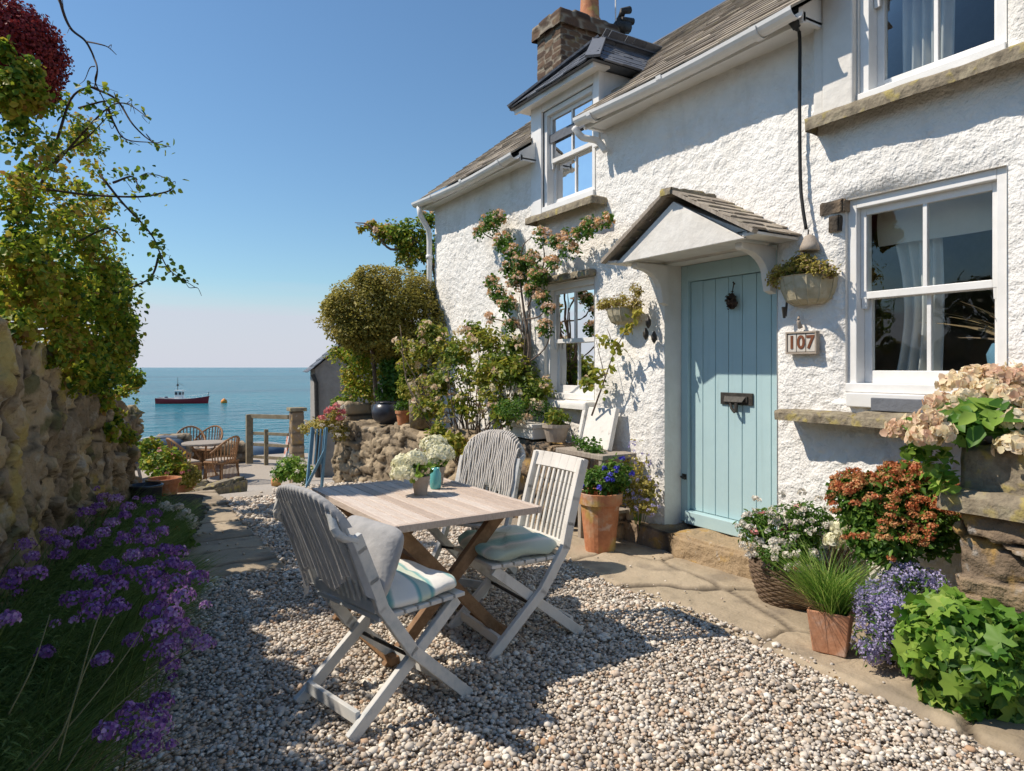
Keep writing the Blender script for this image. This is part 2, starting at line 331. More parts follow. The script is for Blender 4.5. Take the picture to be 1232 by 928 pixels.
def cloud(clumps, n, gap=.0, gs=6, shell=.55, seed=0):
    """points and outward normals spread through ellipsoids [(centre, (rx,ry,rz)), ...]"""
    vol = np.array([c[1][0] * c[1][1] + c[1][1] * c[1][2] + c[1][0] * c[1][2] for c in clumps]); vol = vol / vol.sum(); P = []; N = []
    for (c, r), v in zip(clumps, vol):
        k = int(n * v) + 1; d = unit(R.normal(size=(k, 3))); rr = (shell + (1 - shell) * R.random(k) ** .7)[:, None]
        lump = 1 + .22 * vnoise(d * 2.3 + np.array(c) * 3, seed)[:, None]
        P.append(np.array(c) + d * rr * lump * np.array(r)); N.append(d)
    P = np.vstack(P); N = np.vstack(N)
    if gap: keep = fbm(P * gs, 2, seed + 5) > (gap * 2 - 1) * .9; P, N = P[keep], N[keep]
    return P, N
def foliage(root, clumps, n, size, mat, name='foliage', wr=.7, gap=.35, gs=6, up=.5, shell=.5, seed=0, tonevar=True, axis=None):
    P, N = cloud(clumps, n, gap, gs, shell, seed)
    NN = N * .6 + R.normal(size=N.shape) * .55 + np.array([0, 0, up])
    t = np.clip(.5 + .32 * fbm(P * 3.1, 2, seed + 9) + .26 * R.normal(size=len(P)), 0, 1)
    V, F, T = leaves(P, NN, size, wr, tone=t, axis=None if axis is None else np.tile(axis, (len(P), 1)))
    return nm(name, V, F, mat, root, tone=T)
def heads(root, pts, r, n, size, mat, name='flower', flat=.75, wr=.8, norm=None):
    if 1 < len(pts) <= 20:
        for p in pts: heads(root, [p], r, n, size, mat, name, flat, wr)
        return
    """round flower heads made of many small petals"""
    P = []; N = []; T = []
    for p in pts:
        rr = r * random.uniform(.75, 1.2); d = unit(R.normal(size=(n, 3))); d[:, 2] = np.abs(d[:, 2]) * 1.1 - .35
        q = np.array(p) + d * np.array([1, 1, flat]) * rr * (.75 + .3 * R.random(n))[:, None]; P.append(q); N.append(d + .25 * R.normal(size=d.shape)); T.append(np.clip(R.normal(.5 + .25 * random.uniform(-1, 1), .22, n), 0, 1))
    V, F, T = leaves(np.vstack(P), np.vstack(N), size, wr, tone=np.concatenate(T))
    if n >= 150:
        for p in pts:
            k0 = len(V); q, h = np.meshgrid(np.linspace(0, 2 * math.pi, 17)[:-1], np.linspace(-.35, 1.5, 8)); cv = np.stack([np.cos(q) * np.cos(h), np.sin(q) * np.cos(h), np.sin(h) * flat], 2).reshape(-1, 3) * r * .72 + np.array(p); ii, jj = np.meshgrid(np.arange(7), np.arange(16), indexing='ij'); a = (ii * 16 + jj).ravel(); b = (ii * 16 + (jj + 1) % 16).ravel()
            V = np.vstack([V, cv]); T = np.concatenate([T, np.full(len(cv), .3)]); F = np.vstack([F, np.stack([a, b, b + 16, a + 16], 1) + k0])
    return nm(name, V, F, mat, root, tone=T)
def blades(root, P0, D, ln, wd, mat, name='blade', bend=.4, seg=3):
    P0 = np.asarray(P0, float); n = len(P0); D = unit(np.asarray(D, float)); ln = np.asarray(ln) * np.ones(n); s = unit(np.cross(D, R.normal(size=(n, 3)))); side = unit(D * np.array([1, 1, 0]) + 1e-4)
    V = []; 
    for k in range(seg + 1):
        t = k / seg; c = P0 + D * (ln * t)[:, None] + side * (ln * bend * t * t)[:, None] - np.array([0, 0, 1]) * (ln * bend * .5 * t * t)[:, None]
        wk = wd * (1 - t * .9) / 2; V += [c - s * wk, c + s * wk]
    V = np.stack(V, 1).reshape(-1, 3); i = np.arange(n)[:, None] * (2 * (seg + 1)); F = np.concatenate([i + np.array([[2 * k, 2 * k + 1, 2 * k + 3, 2 * k + 2]]) for k in range(seg)])
    return nm(name, V, F, mat, root, tone=np.repeat(R.random(n), 2 * (seg + 1)))
def stems(root, base, tips, r, mat, name='stem', sag=.1, r1=None):
    m = MB()
    for t in tips:
        b = np.array(base, float) + R.normal(size=3) * np.array([.3, .3, 0]) * r * 4; t = np.array(t, float); mid = (b + t) / 2 + R.normal(size=3) * sag * np.linalg.norm(t - b) * .5 + np.array([0, 0, sag])
        m.tube(curve([b, mid, t], 5), r, 5, r1 if r1 else r * .4)
    return m.build(name, mat, root, smooth=True)
def stone_block(name, mat, parent, O, U, Vd, L, T, Hf, cell, res, amp, top=None, rnd=.03, offs=.02, course=True, seed=1, world=True, jitter=.3, wob=0, jw=.22, facet=.45, crag=0):
    """masonry body: box of length L along U, thickness T along Vd, height Hf(u); stones raised between sunk joints"""
    O = np.array(O, float); U = unit(np.array([U[0], U[1], 0.])); Vd = unit(np.array([Vd[0], Vd[1], 0.])); H = max(Hf(u) for u in np.linspace(0, L, 20)) if callable(Hf) else Hf
    nu, nv, nw = max(2, int(L / res)), max(2, int(T / res)), max(2, int(H / res))
    idx = {}; pts = []; F = []
    def vid(i, j, k):
        key = (i, j, k)
        if key not in idx: idx[key] = len(pts); pts.append(key)
        return idx[key]
    for i in range(nu):
        for k in range(nw):
            F.append((vid(i, 0, k), vid(i + 1, 0, k), vid(i + 1, 0, k + 1), vid(i, 0, k + 1))); F.append((vid(i + 1, nv, k), vid(i, nv, k), vid(i, nv, k + 1), vid(i + 1, nv, k + 1)))
        for j in range(nv): F.append((vid(i, j, nw), vid(i + 1, j, nw), vid(i + 1, j + 1, nw), vid(i, j + 1, nw)))
    for j in range(nv):
        for k in range(nw):
            F.append((vid(0, j + 1, k), vid(0, j, k), vid(0, j, k + 1), vid(0, j + 1, k + 1))); F.append((vid(nu, j, k), vid(nu, j + 1, k), vid(nu, j + 1, k + 1), vid(nu, j, k + 1)))
    G = np.array(pts, float) / np.array([nu, nv, nw]); Q = G * np.array([L, T, H])
    NRM = np.stack([(G[:, 0] > .9999) * 1. - (G[:, 0] < .0001), (G[:, 1] > .9999) * 1. - (G[:, 1] < .0001), (G[:, 2] > .9999) * 1.], 1)
    corner = (np.abs(NRM).sum(1) > 1); NRM = unit(NRM)
    rg = np.random.default_rng(seed); S = []
    nz_ = max(1, round(H / cell[2])); 
    for k in range(nz_):
        nx_ = max(1, round(L / cell[0])); ny_ = max(1, round(T / cell[1]))
        for i in range(nx_ + 1):
            for j in range(ny_):
                S.append(((i + (.5 if (k + j) % 2 else 0) + rg.uniform(-jitter, jitter)) * L / nx_, (j + .5 + rg.uniform(-jitter, jitter) * (ny_ > 1)) * T / ny_, (k + .5 + rg.uniform(-jitter, jitter) * .6) * H / nz_))
    S = np.array(S); sc_ = 1 / np.array(cell)
    Qw = Q + wob * np.stack([vnoise(Q * 5, 1), vnoise(Q * 5, 2), vnoise(Q * 5, 3)], 1)
    i1 = np.empty(len(Q), int); e = np.empty(len(Q))
    for a in range(0, len(Q), 4000):
        D = np.linalg.norm((Qw[a:a + 4000, None] - S[None]) * sc_, axis=2); o = np.argpartition(D, 1, axis=1)[:, :2]; dd = np.take_along_axis(D, o, 1)
        sw = dd[:, 0] > dd[:, 1]; o[sw] = o[sw][:, ::-1]; dd.sort(axis=1); i1[a:a + 4000] = o[:, 0]; e[a:a + 4000] = dd[:, 1] - dd[:, 0]
    j = np.clip(e / jw, 0, 1); j = j * j * (3 - 2 * j); off = rg.uniform(-1, 1, len(S))[i1] * offs; tone = rg.random(len(S))[i1]
    cr_ = (-np.abs(fbm(np.stack([Q[:, 0] * 6 + Q[:, 2] * 1.5, Q[:, 1] * 6, Q[:, 2] * 2.2], 1), 4, seed + 3)) + .35) * crag; loc = (Qw - S[i1]) * sc_; tl = rg.normal(0, 1, (len(S), 3))[i1]
    d = amp * (j - 1) + (off + facet * amp * np.clip((loc * tl).sum(1), -1.2, 1.2)) * j + .4 * amp * fbm(Q * 7, 3, seed) + .12 * amp * fbm(Q * 30, 2, seed) + cr_
    hf = (np.array([Hf(u) for u in Q[:, 0]]) / H) if callable(Hf) else 1
    Z = Q[:, 2] * hf; P = O + U * Q[:, :1] + Vd * Q[:, 1:2] + np.array([0, 0, 1]) * Z[:, None]
    N3 = U * NRM[:, :1] + Vd * NRM[:, 1:2] + np.array([0, 0, 1]) * NRM[:, 2:3]
    d = d - corner * rnd; P = P + N3 * d[:, None]
    o = nm(name, P, np.array(F), mat, parent, tone=tone, joint=j, smooth=True, world=world); return o

# ============================================================ THE SETTING
def sheet(name, xs, ys, zf, mat, kind='structure'):
    X, Y = np.meshgrid(xs, ys, indexing='ij'); n, m = X.shape
    V = np.stack([X.ravel(), Y.ravel(), np.vectorize(zf)(X.ravel(), Y.ravel())], 1)
    i, j = np.meshgrid(np.arange(n - 1), np.arange(m - 1), indexing='ij'); a = (i * m + j).ravel()
    F = np.stack([a, a + m, a + m + 1, a + 1], 1); o = nm(name, V, F, mat, smooth=True); o['kind'] = kind; return o
ys_ = np.concatenate([np.array([-60, -20, -5]), np.linspace(-4, 19.2, 60)])
g = sheet('ground', np.array([-80, -40, -12, -6, -3, 0, 3, 6, 12, 40, 80.]), ys_, lambda x, y: zg(y) - .03 - (0.02 if y > 0 else 0), m_earth)
# quay face below the ground's seaward edge
nm('quay', [(-80, 19.2, -.95), (80, 19.2, -.95), (80, 19.25, -6), (-80, 19.25, -6)], [(0, 1, 2, 3)], m_garden, tone=[.5] * 4, joint=[1] * 4)['kind'] = 'structure'
# sea
def sea_mat():
    m = bpy.data.materials.new('sea_water'); m.use_nodes = True; t = m.node_tree; N = t.nodes; L = t.links; b = N['Principled BSDF']
    b.inputs['Roughness'].default_value = .16; b.inputs['IOR'].default_value = 1.33; b.inputs['Specular IOR Level'].default_value = .22
    co = N.new('ShaderNodeTexCoord'); prev = None
    n0 = N.new('ShaderNodeTexNoise'); n0.inputs['Scale'].default_value = .012; n0.inputs['Detail'].default_value = 4
    mpp = N.new('ShaderNodeMapping'); mpp.inputs['Scale'].default_value = (.25, 1, 1); L.new(co.outputs['Object'], mpp.inputs[0]); L.new(mpp.outputs[0], n0.inputs[0])
    r = N.new('ShaderNodeValToRGB'); r.color_ramp.elements[0].position = .35; r.color_ramp.elements[0].color = (.004, .085, .125, 1); r.color_ramp.elements[1].position = .65; r.color_ramp.elements[1].color = (.014, .20, .245, 1)
    L.new(n0.outputs[0], r.inputs[0]); L.new(r.outputs[0], b.inputs['Base Color'])
    for sc_, d, st in ((.12, 1.6, (1, 2.2, 1)), (.5, .7, (1, 1.8, 1)), (2.0, .22, (1, 1.3, 1))):
        mp_ = N.new('ShaderNodeMapping'); mp_.inputs['Scale'].default_value = st; L.new(co.outputs['Object'], mp_.inputs[0])
        n = N.new('ShaderNodeTexNoise'); n.inputs['Scale'].default_value = sc_; n.inputs['Detail'].default_value = 4; L.new(mp_.outputs[0], n.inputs[0])
        bu = N.new('ShaderNodeBump'); bu.inputs['Distance'].default_value = d; L.new(n.outputs[0], bu.inputs['Height'])
        if prev: L.new(prev, bu.inputs['Normal'])
        prev = bu.outputs[0]
    L.new(prev, b.inputs['Normal']); return m
SEA = -4.5
o = nm('sea', [(-15000, 19.22, SEA), (15000, 19.22, SEA), (15000, 15000, SEA), (-15000, 15000, SEA)], [(0, 1, 2, 3)], sea_mat()); o['kind'] = 'structure'
# pale trodden path running down to the sea
sheet('path', np.linspace(.2, 5.5, 14), np.linspace(7.0, 19.1, 50), lambda x, y: zg(y) + .004 + (.012 * math.sin(x * 3.1 + y) * math.sin(y * 2.3)) * (1 if y > 8 else .2) - (.06 if x > 5 else 0), m_concrete)
# bed of the gravel court
gx = np.linspace(-1.6, 3.6, 60); gy = np.linspace(-3, 9.2, 120)
sheet('gravel_bed', gx, gy, lambda x, y: zg(y) - .012 + .006 * math.sin(5 * x) * math.cos(4 * y), m_gbed)
# flagstones before the cottage and the stone strip on the left
def flags(name, O, U, Vd, L, T, cell, seed, z=.022):
    o = stone_block(name, m_flag, None, (O[0], O[1], z - .06), U, Vd, L, T, .06, cell, .018, .020, rnd=.012, offs=.010, seed=seed, jitter=.24, wob=.035, jw=.07, facet=.25); o['kind'] = 'structure'; return o
flags('paving', (3.92, -1.2), (0, 1), (-1, 0), 6.2, 1.0, (.85, .5, .3), 5)
flags('stepping_path', (1.16, 5.05), (0, 1), (-1, 0), 3.6, .85, (.42, .9, .3), 9)

# pebbles
def pebbles():
    ph = (1 + 5 ** .5) / 2
    iv = unit(np.array([(-1, ph, 0), (1, ph, 0), (-1, -ph, 0), (1, -ph, 0), (0, -1, ph), (0, 1, ph), (0, -1, -ph), (0, 1, -ph), (ph, 0, -1), (ph, 0, 1), (-ph, 0, -1), (-ph, 0, 1)], float))
    fi = np.array([(0, 11, 5), (0, 5, 1), (0, 1, 7), (0, 7, 10), (0, 10, 11), (1, 5, 9), (5, 11, 4), (11, 10, 2), (10, 7, 6), (7, 1, 8), (3, 9, 4), (3, 4, 2), (3, 2, 6), (3, 6, 8), (3, 8, 9), (4, 9, 5), (2, 4, 11), (6, 2, 10), (8, 6, 7), (9, 8, 1)])
    P = []; 
    for (y0, y1, s) in ((0.3, 4.6, .0148), (4.6, 6.6, .020), (6.6, 9.6, .030)):
        X, Y = np.meshgrid(np.arange(-1.4, 3.25, s), np.arange(y0, y1, s)); X = X.ravel() + R.uniform(-.5, .5, X.size) * s; Y = Y.ravel() + R.uniform(-.5, .5, Y.size) * s
        P.append(np.stack([X, Y, np.full(X.size, s)], 1))
    P = np.vstack(P); x, y = P[:, 0], P[:, 1]
    Xc = x * CT - y * ST; Z = x * ST + y * CT; px = 616 + Xc / np.maximum(Z, .1) * FPX; py = HY + EYE / np.maximum(Z, .1) * FPX
    edge = 2.93 + .05 * vnoise(np.stack([y * 2.3, y * 0, y * 0], 1), 3) + .02 * R.normal(size=len(x))
    k = (Z > 1.2) & (px > -150) & (px < 1390) & (py < 1180) & (x < edge) & (x > .35 - .206 * (8.55 - y) + .25)
    k &= ~((x > .30) & (x < 1.15 + .02 * R.normal(size=len(x))) & (y > 5.06 + .02 * R.normal(size=len(x))))
    k &= ~((y > 8.0) & (x < 1.9 + .3 * vnoise(np.stack([y * 3, x * 3, x * 0], 1), 8)))
    k |= (R.random(len(x)) < .005) & (Z > 1.5) & (x > .4) & (x < 3.7) & (px < 1300) & (px > 100)
    P = P[k]; n = len(P); r = P[:, 2] * np.clip(np.exp(R.normal(-.50, .36, n)), .28, 1.6)
    sxyz = np.stack([r * R.uniform(.8, 1.25, n), r * R.uniform(.7, 1.05, n), r * R.uniform(.5, .8, n)], 1); q = R.uniform(0, 6.28, n); tilt = R.normal(0, .3, n)
    V = iv[None] * sxyz[:, None] * (1 + .15 * R.normal(size=(n, 12, 1)))
    c, s = np.cos(tilt)[:, None], np.sin(tilt)[:, None]; Y = V[..., 1] * c - V[..., 2] * s; Zz = V[..., 1] * s + V[..., 2] * c
    c, s = np.cos(q)[:, None], np.sin(q)[:, None]; X = V[..., 0] * c - Y * s; Y2 = V[..., 0] * s + Y * c
    zb = np.array([zg(v) for v in P[:, 1]]) + R.uniform(-.004, .016, n) + np.where((P[:, 0] > 2.93) | ((P[:, 1] > 5.1) & (P[:, 0] < 1.16)), .022, 0)
    V = np.stack([X + P[:, :1], Y2 + P[:, 1:2], Zz + zb[:, None]], 2).reshape(-1, 3)
    F = (fi[None] + (np.arange(n) * 12)[:, None, None]).reshape(-1, 3)
    print('pebbles', n); o = nm('gravel', V, F, m_pebble, tone=np.repeat(R.random(n), 12), smooth=False); o['kind'] = 'stuff'
pebbles()

# ============================================================ THE COTTAGE
cot = thing('cottage', 'whitewashed stone cottage with pale blue door, slate roof and rough stucco walls', 'house', (W, 3.5, 0))
YN, YF = -1.6, 8.36; EZ = 3.62
OPEN = dict(door=(2.99, 4.05, .16, 2.27), low=(1.64, 2.50, 1.30, 2.46), small=(4.96, 5.78, 1.14, 2.28), dorm=(4.95, 5.80, 3.02, 4.05), up=(1.64, 2.42, 3.02, 4.3))
def front_wall():
    def axis(a, b, st, marks):
        v = np.arange(a, b + st / 2, st)
        for m_ in marks: v[np.abs(v - m_).argmin()] = m_
        return np.unique(v)
    my = sorted({v for o in OPEN.values() for v in o[:2]} | {4.87, 5.99, 2.69}); mz = sorted({v for o in OPEN.values() for v in o[2:]} | {EZ})
    ys = axis(YN, YF, .02, my); zs = axis(-.1, 4.7, .02, mz)
    Y, Z = np.meshgrid(ys, zs, indexing='ij'); y, z = Y.ravel(), Z.ravel()
    dist = np.full(y.shape, 9.)
    for a, b, c, d_ in OPEN.values():
        dx = np.maximum(np.maximum(a - y, y - b), 0); dz = np.maximum(np.maximum(c - z, z - d_), 0); dist = np.minimum(dist, np.hypot(dx, dz))
    P = np.stack([y, z, y * 0], 1)
    big = .030 * fbm(P * 1.1, 2, 3); P2 = P * np.array([10, 14, 1]) + .8 * np.stack([vnoise(P * 6, 8), vnoise(P * 6, 9), y * 0], 1)
    med = .0095 * np.abs(fbm(P2, 3, 6)); mask = np.clip(.72 + .8 * vnoise(P * .9, 12), .2, 1.25); fine = .0045 * fbm(P * 34, 2, 4)
    smooth_zone = np.clip((np.hypot((y - 2.9) / .36, (z - 1.75) / .62)), .25, 1)
    ed = np.clip(dist / .09, 0, 1); ed = ed * (2 - ed)
    base = .07 * np.clip((.55 - z) / .55, 0, 1) ** 1.5
    X = W + (1 - ed) * .018 - ed * (big + (med * mask + fine) * smooth_zone + base)
    V = np.stack([X, y, z], 1); n, m_ = len(ys), len(zs)
    yc = (ys[:-1] + ys[1:]) / 2; zc = (zs[:-1] + zs[1:]) / 2; YC, ZC = np.meshgrid(yc, zc, indexing='ij')
    keep = (ZC < EZ) | ((YC > 4.87) & (YC < 5.99) & (ZC < 4.16)) | ((YC < 2.69) & (ZC < 4.6))
    for a, b, c, d_ in OPEN.values(): keep &= ~((YC > a) & (YC < b) & (ZC > c) & (ZC < d_))
    i, j = np.nonzero(keep); a = i * m_ + j
    F = np.stack([a, a + 1, a + m_ + 1, a + m_], 1)
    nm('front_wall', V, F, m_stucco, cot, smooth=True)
front_wall()
rv = MB()
for k, (a, b, c, d_) in OPEN.items():
    x0, x1 = W - .002, W + .26
    rv.add([(x0 + .012, a, c), (x1, a, c), (x1, a, d_), (x0 + .012, a, d_)], [(0, 1, 2, 3)]); rv.add([(x0 + .012, b, c), (x1, b, c), (x1, b, d_), (x0 + .012, b, d_)], [(3, 2, 1, 0)])
    rv.add([(x0 + .012, a, d_), (x1, a, d_), (x1, b, d_), (x0 + .012, b, d_)], [(0, 1, 2, 3)])
    if k != 'door': rv.add([(x0 + .012, a, c), (x1, a, c), (x1, b, c), (x0 + .012, b, c)], [(3, 2, 1, 0)])
rv.build('wall_reveal', m_smooth, cot)
XB = 8.7
sw = MB(); RX, RZ = 6.27, 5.69
sw.prism([(W + .01, YF, -.9), (XB, YF, -.9), (XB, YF, EZ), (RX, YF, RZ - .12), (W + .01, YF, EZ)], (0, -.24, 0))
sw.prism([(W + .01, YN, -.1), (XB, YN, -.1), (XB, YN, EZ), (RX, YN, RZ - .12), (W + .01, YN, EZ)], (0, .24, 0))
sw.span((XB - .2, YN + .25, -.1), (XB - .001, YF - .25, EZ)); sw.build('gable_wall', m_stucco, cot)
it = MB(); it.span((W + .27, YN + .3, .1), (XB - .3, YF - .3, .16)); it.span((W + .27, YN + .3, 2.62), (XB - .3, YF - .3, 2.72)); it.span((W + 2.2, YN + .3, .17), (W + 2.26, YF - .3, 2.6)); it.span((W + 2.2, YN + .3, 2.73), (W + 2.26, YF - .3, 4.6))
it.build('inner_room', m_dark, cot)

# slate roofs: overlapping courses
def slates(name, parent, A, B, up, nrm, length, mat, wd=.26, course=.13, lift=.008, seed=1, holes=(), tri=None):
    """A->B eaves line, up: unit vector up the slope"""
    rg = random.Random(seed); A = np.array(A, float); B = np.array(B, float); up = unit(np.array(up, float)); nrm = unit(np.array(nrm, float)); U = unit(B - A); L = np.linalg.norm(B - A); m = MB()
    k = 0
    while k * course < length:
        s0 = k * course; c = course * rg.uniform(.96, 1.04); w0 = wd * (1 - .35 * s0 / max(length, 1)); x = -rg.random() * w0 * .6; lo, hi = 0, L
        if tri: q_ = min(length, s0 + course * 1.1); lo = L * tri[0] * q_ / length; hi = L - L * tri[1] * q_ / length; x += lo
        while x < hi:
            ww = w0 * rg.uniform(.7, 1.3); a = max(x, lo); b = min(x + ww - .006, hi); x += ww
            if b - a < .02: continue
            if any(h0 < (a + b) / 2 < h1 and s0 < hs for h0, h1, hs in holes): continue
            th = .012 * rg.uniform(.7, 1.6); dz = rg.uniform(-.003, .005); dj = rg.uniform(-.012, .012)
            p = [A + U * a + up * (s0 + dj), A + U * b + up * (s0 + dj + rg.uniform(-.006, .006)), A + U * b + up * (s0 + c * 1.9), A + U * a + up * (s0 + c * 1.9)]
            p = [p[0] + nrm * (lift * 2 + dz), p[1] + nrm * (lift * 2 + dz + rg.uniform(-.002, .003)), p[2] + nrm * .001, p[3] + nrm * .001]
            m.prism(p, -nrm * th)
        k += 1
    return m.build(name, mat, parent)
sl_up = np.array([RX - 3.62, 0, RZ - EZ]); SLN = np.linalg.norm(sl_up); sn = np.array([-sl_up[2], 0, sl_up[0]])
rb = MB()
rb.prism([(W + .05, YF + .10, EZ + .185), (RX, YF + .10, RZ - .02), (XB + .2, YF + .1, EZ + .01), (XB + .2, YF + .1, EZ - .06), (RX, YF + .1, RZ - .10), (W + .05, YF + .10, EZ + .10)], (0, -(YF - YN + .2), 0))
rf = rb.build('roof', m_slateg, cot)
slates('roof_slates', rf, (3.60, YF + .12, EZ + .02), (3.60, YN - .1, EZ + .02), sl_up, sn, SLN * .985, m_slate, seed=3, holes=((YF + .12 - 5.95, YF + .12 - 4.9, 1.0), (YF + .12 - 2.6, 99, 1.3)))
rt = MB()
y = YF + .12
while y > YN: rt.prism([(RX - .11, y, RZ - .03), (RX, y, RZ + .06), (RX + .11, y, RZ - .03), (RX, y, RZ + .035)], (0, -.38, 0)); y -= .39
rt.build('ridge_tile', m_slateg, rf)
# gutters and pipe
def half_pipe(m, a, b, r=.055):
    a = np.array(a, float); b = np.array(b, float); V = []; n = 9
    for p in (a, b):
        for rr in (r, r - .006):
            for j in range(n): q = math.pi * j / (n - 1); V.append(p + np.array([rr * math.cos(q), 0, -rr * math.sin(q)]))
    F = [(j, j + 1, 2 * n + j + 1, 2 * n + j) for j in range(n - 1)] + [(n + j + 1, n + j, 3 * n + j, 3 * n + j + 1) for j in range(n - 1)] + [(0, n, 3 * n, 2 * n), (n - 1, 2 * n - 1, 4 * n - 1, 3 * n - 1)] + [(j + 1, j, n + j, n + j + 1) for j in range(n - 1)] + [(2 * n + j, 2 * n + j + 1, 3 * n + j + 1, 3 * n + j) for j in range(n - 1)]
    m.add(V, F)
def gutter(y0, y1, sag=.03):
    m = MB(); ys = np.linspace(y0, y1, 7)
    for i in range(6): half_pipe(m, (3.60, ys[i], EZ - sag * math.sin(i * .6)), (3.60, ys[i + 1], EZ - sag * math.sin((i + 1) * .6)), .062)
    for yy in np.arange(y0 + .25, y1, .85): half_pipe(m, (3.60, yy, EZ - .012), (3.60, yy + .05, EZ - .012), .07); m.span((3.62, yy, EZ - .03), (3.80, yy + .03, EZ + .0))
    for ye in (y0, y1 - .03): m.prism([(3.66, ye, EZ - .06), (W + .06, ye, EZ - .06), (W + .06, ye, EZ + .20), (3.66, ye, EZ + .03)], (0, .03, 0))
    m.span((3.665, y0, EZ - .07), (3.685, y1, EZ - .003)); m.span((3.686, y0, EZ - .045), (W + .03, y1, EZ - .03))
    return m.build('gutter', m_wpaint, cot, smooth=False)
gutter(5.9, YF + .1); gutter(2.64, 4.84, .02)
dp = MB(); dp.tube([(3.60, YF - .02, EZ - .05), (3.62, YF - .01, EZ - .16), (3.76, YF + .03, EZ - .34), (3.77, YF + .03, EZ - .5), (3.77, YF + .03, -.1)], .036, 10)
for z in (.6, 1.7, 2.9): dp.tube([(3.77, YF + .03, z), (3.77, YF + .03, z + .05)], .046, 10)
dp.build('downpipe', m_wpaint, cot, smooth=True)
sp = MB(); sp.tube(curve([(3.60, 4.9, EZ - .04), (3.66, 4.86, EZ - .13), (3.78, 4.8, EZ - .16), (3.83, 4.74, EZ - .26)], 5), .03, 8); sp.build('gutter_bracket', m_wpaint, cot, smooth=True)

# chimney
ch = stone_block('chimney', m_brick, cot, (6.46, 7.80, 4.6), (-1, 0), (0, 1), .96, .62, 1.75, (.23, .2, .075), .014, .012, rnd=.01, offs=.008, seed=4, jitter=.12, jw=.16)
cc = stone_block('chimney_cap', m_brick, ch, (6.54, 7.73, 6.24), (-1, 0), (0, 1), 1.10, .76, .22, (.30, .3, .09), .025, .016, rnd=.02, offs=.012, seed=6, world=True)
cc2 = stone_block('chimney_foot', m_brick, ch, (6.52, 7.75, 4.6), (-1, 0), (0, 1), 1.07, .72, .62, (.30, .3, .1), .03, .016, rnd=.02, offs=.012, seed=8)
p_ = MB(); p_.lathe([(.17, 6.42), (.17, 6.50), (.145, 6.54), (.125, 6.95), (.15, 7.0), (.15, 7.06), (.11, 7.06), (.11, 6.6)], (6.12, 7.95, 0)); p_.build('chimney_pot', m_terra, ch, smooth=True)
an = MB(); an.tube([(6.62, 7.86, 5.7), (6.62, 7.86, 6.62)], .075, 10); an.tube([(6.50, 7.80, 6.45), (6.72, 7.80, 6.5)], .09, 10); an.tube([(6.62, 7.86, 6.62), (6.62, 7.80, 6.72), (6.74, 7.78, 6.76)], .055, 8); an.tube([(6.60, 7.8, 6.58), (6.8, 7.78, 6.6)], .05, 8)
an.build('vent_pipe', m_iron, ch, smooth=True)
an = MB(); an.tube([(6.50, 7.82, 6.3), (6.50, 7.82, 7.05)], .012, 6); an.build('aerial_rod', m_wpaint, ch)

# ---- windows
def curtain(parent, x, y0, y1, z0, z1, mat, folds=5, amp=.03, name='curtain', taper=0):
    n = folds * 8; V = []; nz_ = 8
    for k in range(nz_ + 1):
        t = k / nz_; z = z1 + (z0 - z1) * t
        for i in range(n + 1):
            u = i / n; yy = y0 + (y1 - y0) * (u * (1 - taper * math.sin(math.pi * t)) ); V.append((x + amp * math.sin(u * folds * 6.28 + .6 * math.sin(3 * t + u * 5)) * (.6 + .5 * t) + .01 * math.sin(9 * u + 4 * t), yy, z))
    F = [(k * (n + 1) + i, k * (n + 1) + i + 1, (k + 1) * (n + 1) + i + 1, (k + 1) * (n + 1) + i) for k in range(nz_) for i in range(n)]
    return nm(name, V, F, mat, parent, smooth=True)
def sash_window(name, o, xf, mull=.5, arch=.0, parent=None):
    """frame with an upper sash standing outside a lower sash, one upright glazing bar in each"""
    y0, y1, z0, z1 = o; f = MB(); t = .055
    for a, b in ((y0, y0 + t), (y1 - t, y1)): f.span((xf - .02, a, z0), (xf + .14, b, z1))
    f.span((xf - .021, y0 + t, z1 - t), (xf + .14, y1 - t, z1 - .001)); f.span((xf - .05, y0 + .002, z0 + .001), (xf + .139, y1 - .002, z0 + t))
    root = f.build(name, m_wpaint, parent or cot, bevel=.004)
    a0, a1, c0, c1 = y0 + t, y1 - t, z0 + t, z1 - t; mid = (c0 + c1) / 2
    for nm_, x, q0, q1, st, rb_ in (('upper_sash', xf + .02, mid - .02, c1, .038, .04), ('lower_sash', xf + .062, c0, mid + .02, .045, .075)):
        s = MB(); s.span((x, a0 + .001, q0), (x + .035, a0 + st, q1)); s.span((x, a1 - st, q0), (x + .035, a1 - .001, q1))
        s.span((x + .001, a0 + st, q0), (x + .034, a1 - st, q0 + (rb_ if nm_ == 'lower_sash' else .042))); s.span((x + .001, a0 + st, q1 - .042), (x + .034, a1 - st, q1))
        ym = a0 + (a1 - a0) * mull; s.span((x + .003, ym - .012, q0 + .04), (x + .031, ym + .012, q1 - .04))
        if nm_ == 'upper_sash':
            for yy in (a0 + .02, a1 - .02): s.prism([(x + .002, yy - .018, q0 + .002), (x + .033, yy - .018, q0 + .002), (x + .028, yy - .018, q0 - .05), (x + .008, yy - .018, q0 - .06)], (0, .034, 0))
        so_ = s.build(nm_, m_wpaint, root, bevel=.003)
        g_ = MB(); g_.add([(x + .017, a0 + st, q0 + .03), (x + .017, a1 - st, q0 + .03), (x + .017, a1 - st, q1 - .03), (x + .017, a0 + st, q1 - .03)], [(0, 1, 2, 3)]); g_.build('glass_pane', m_glass, root)
    return root
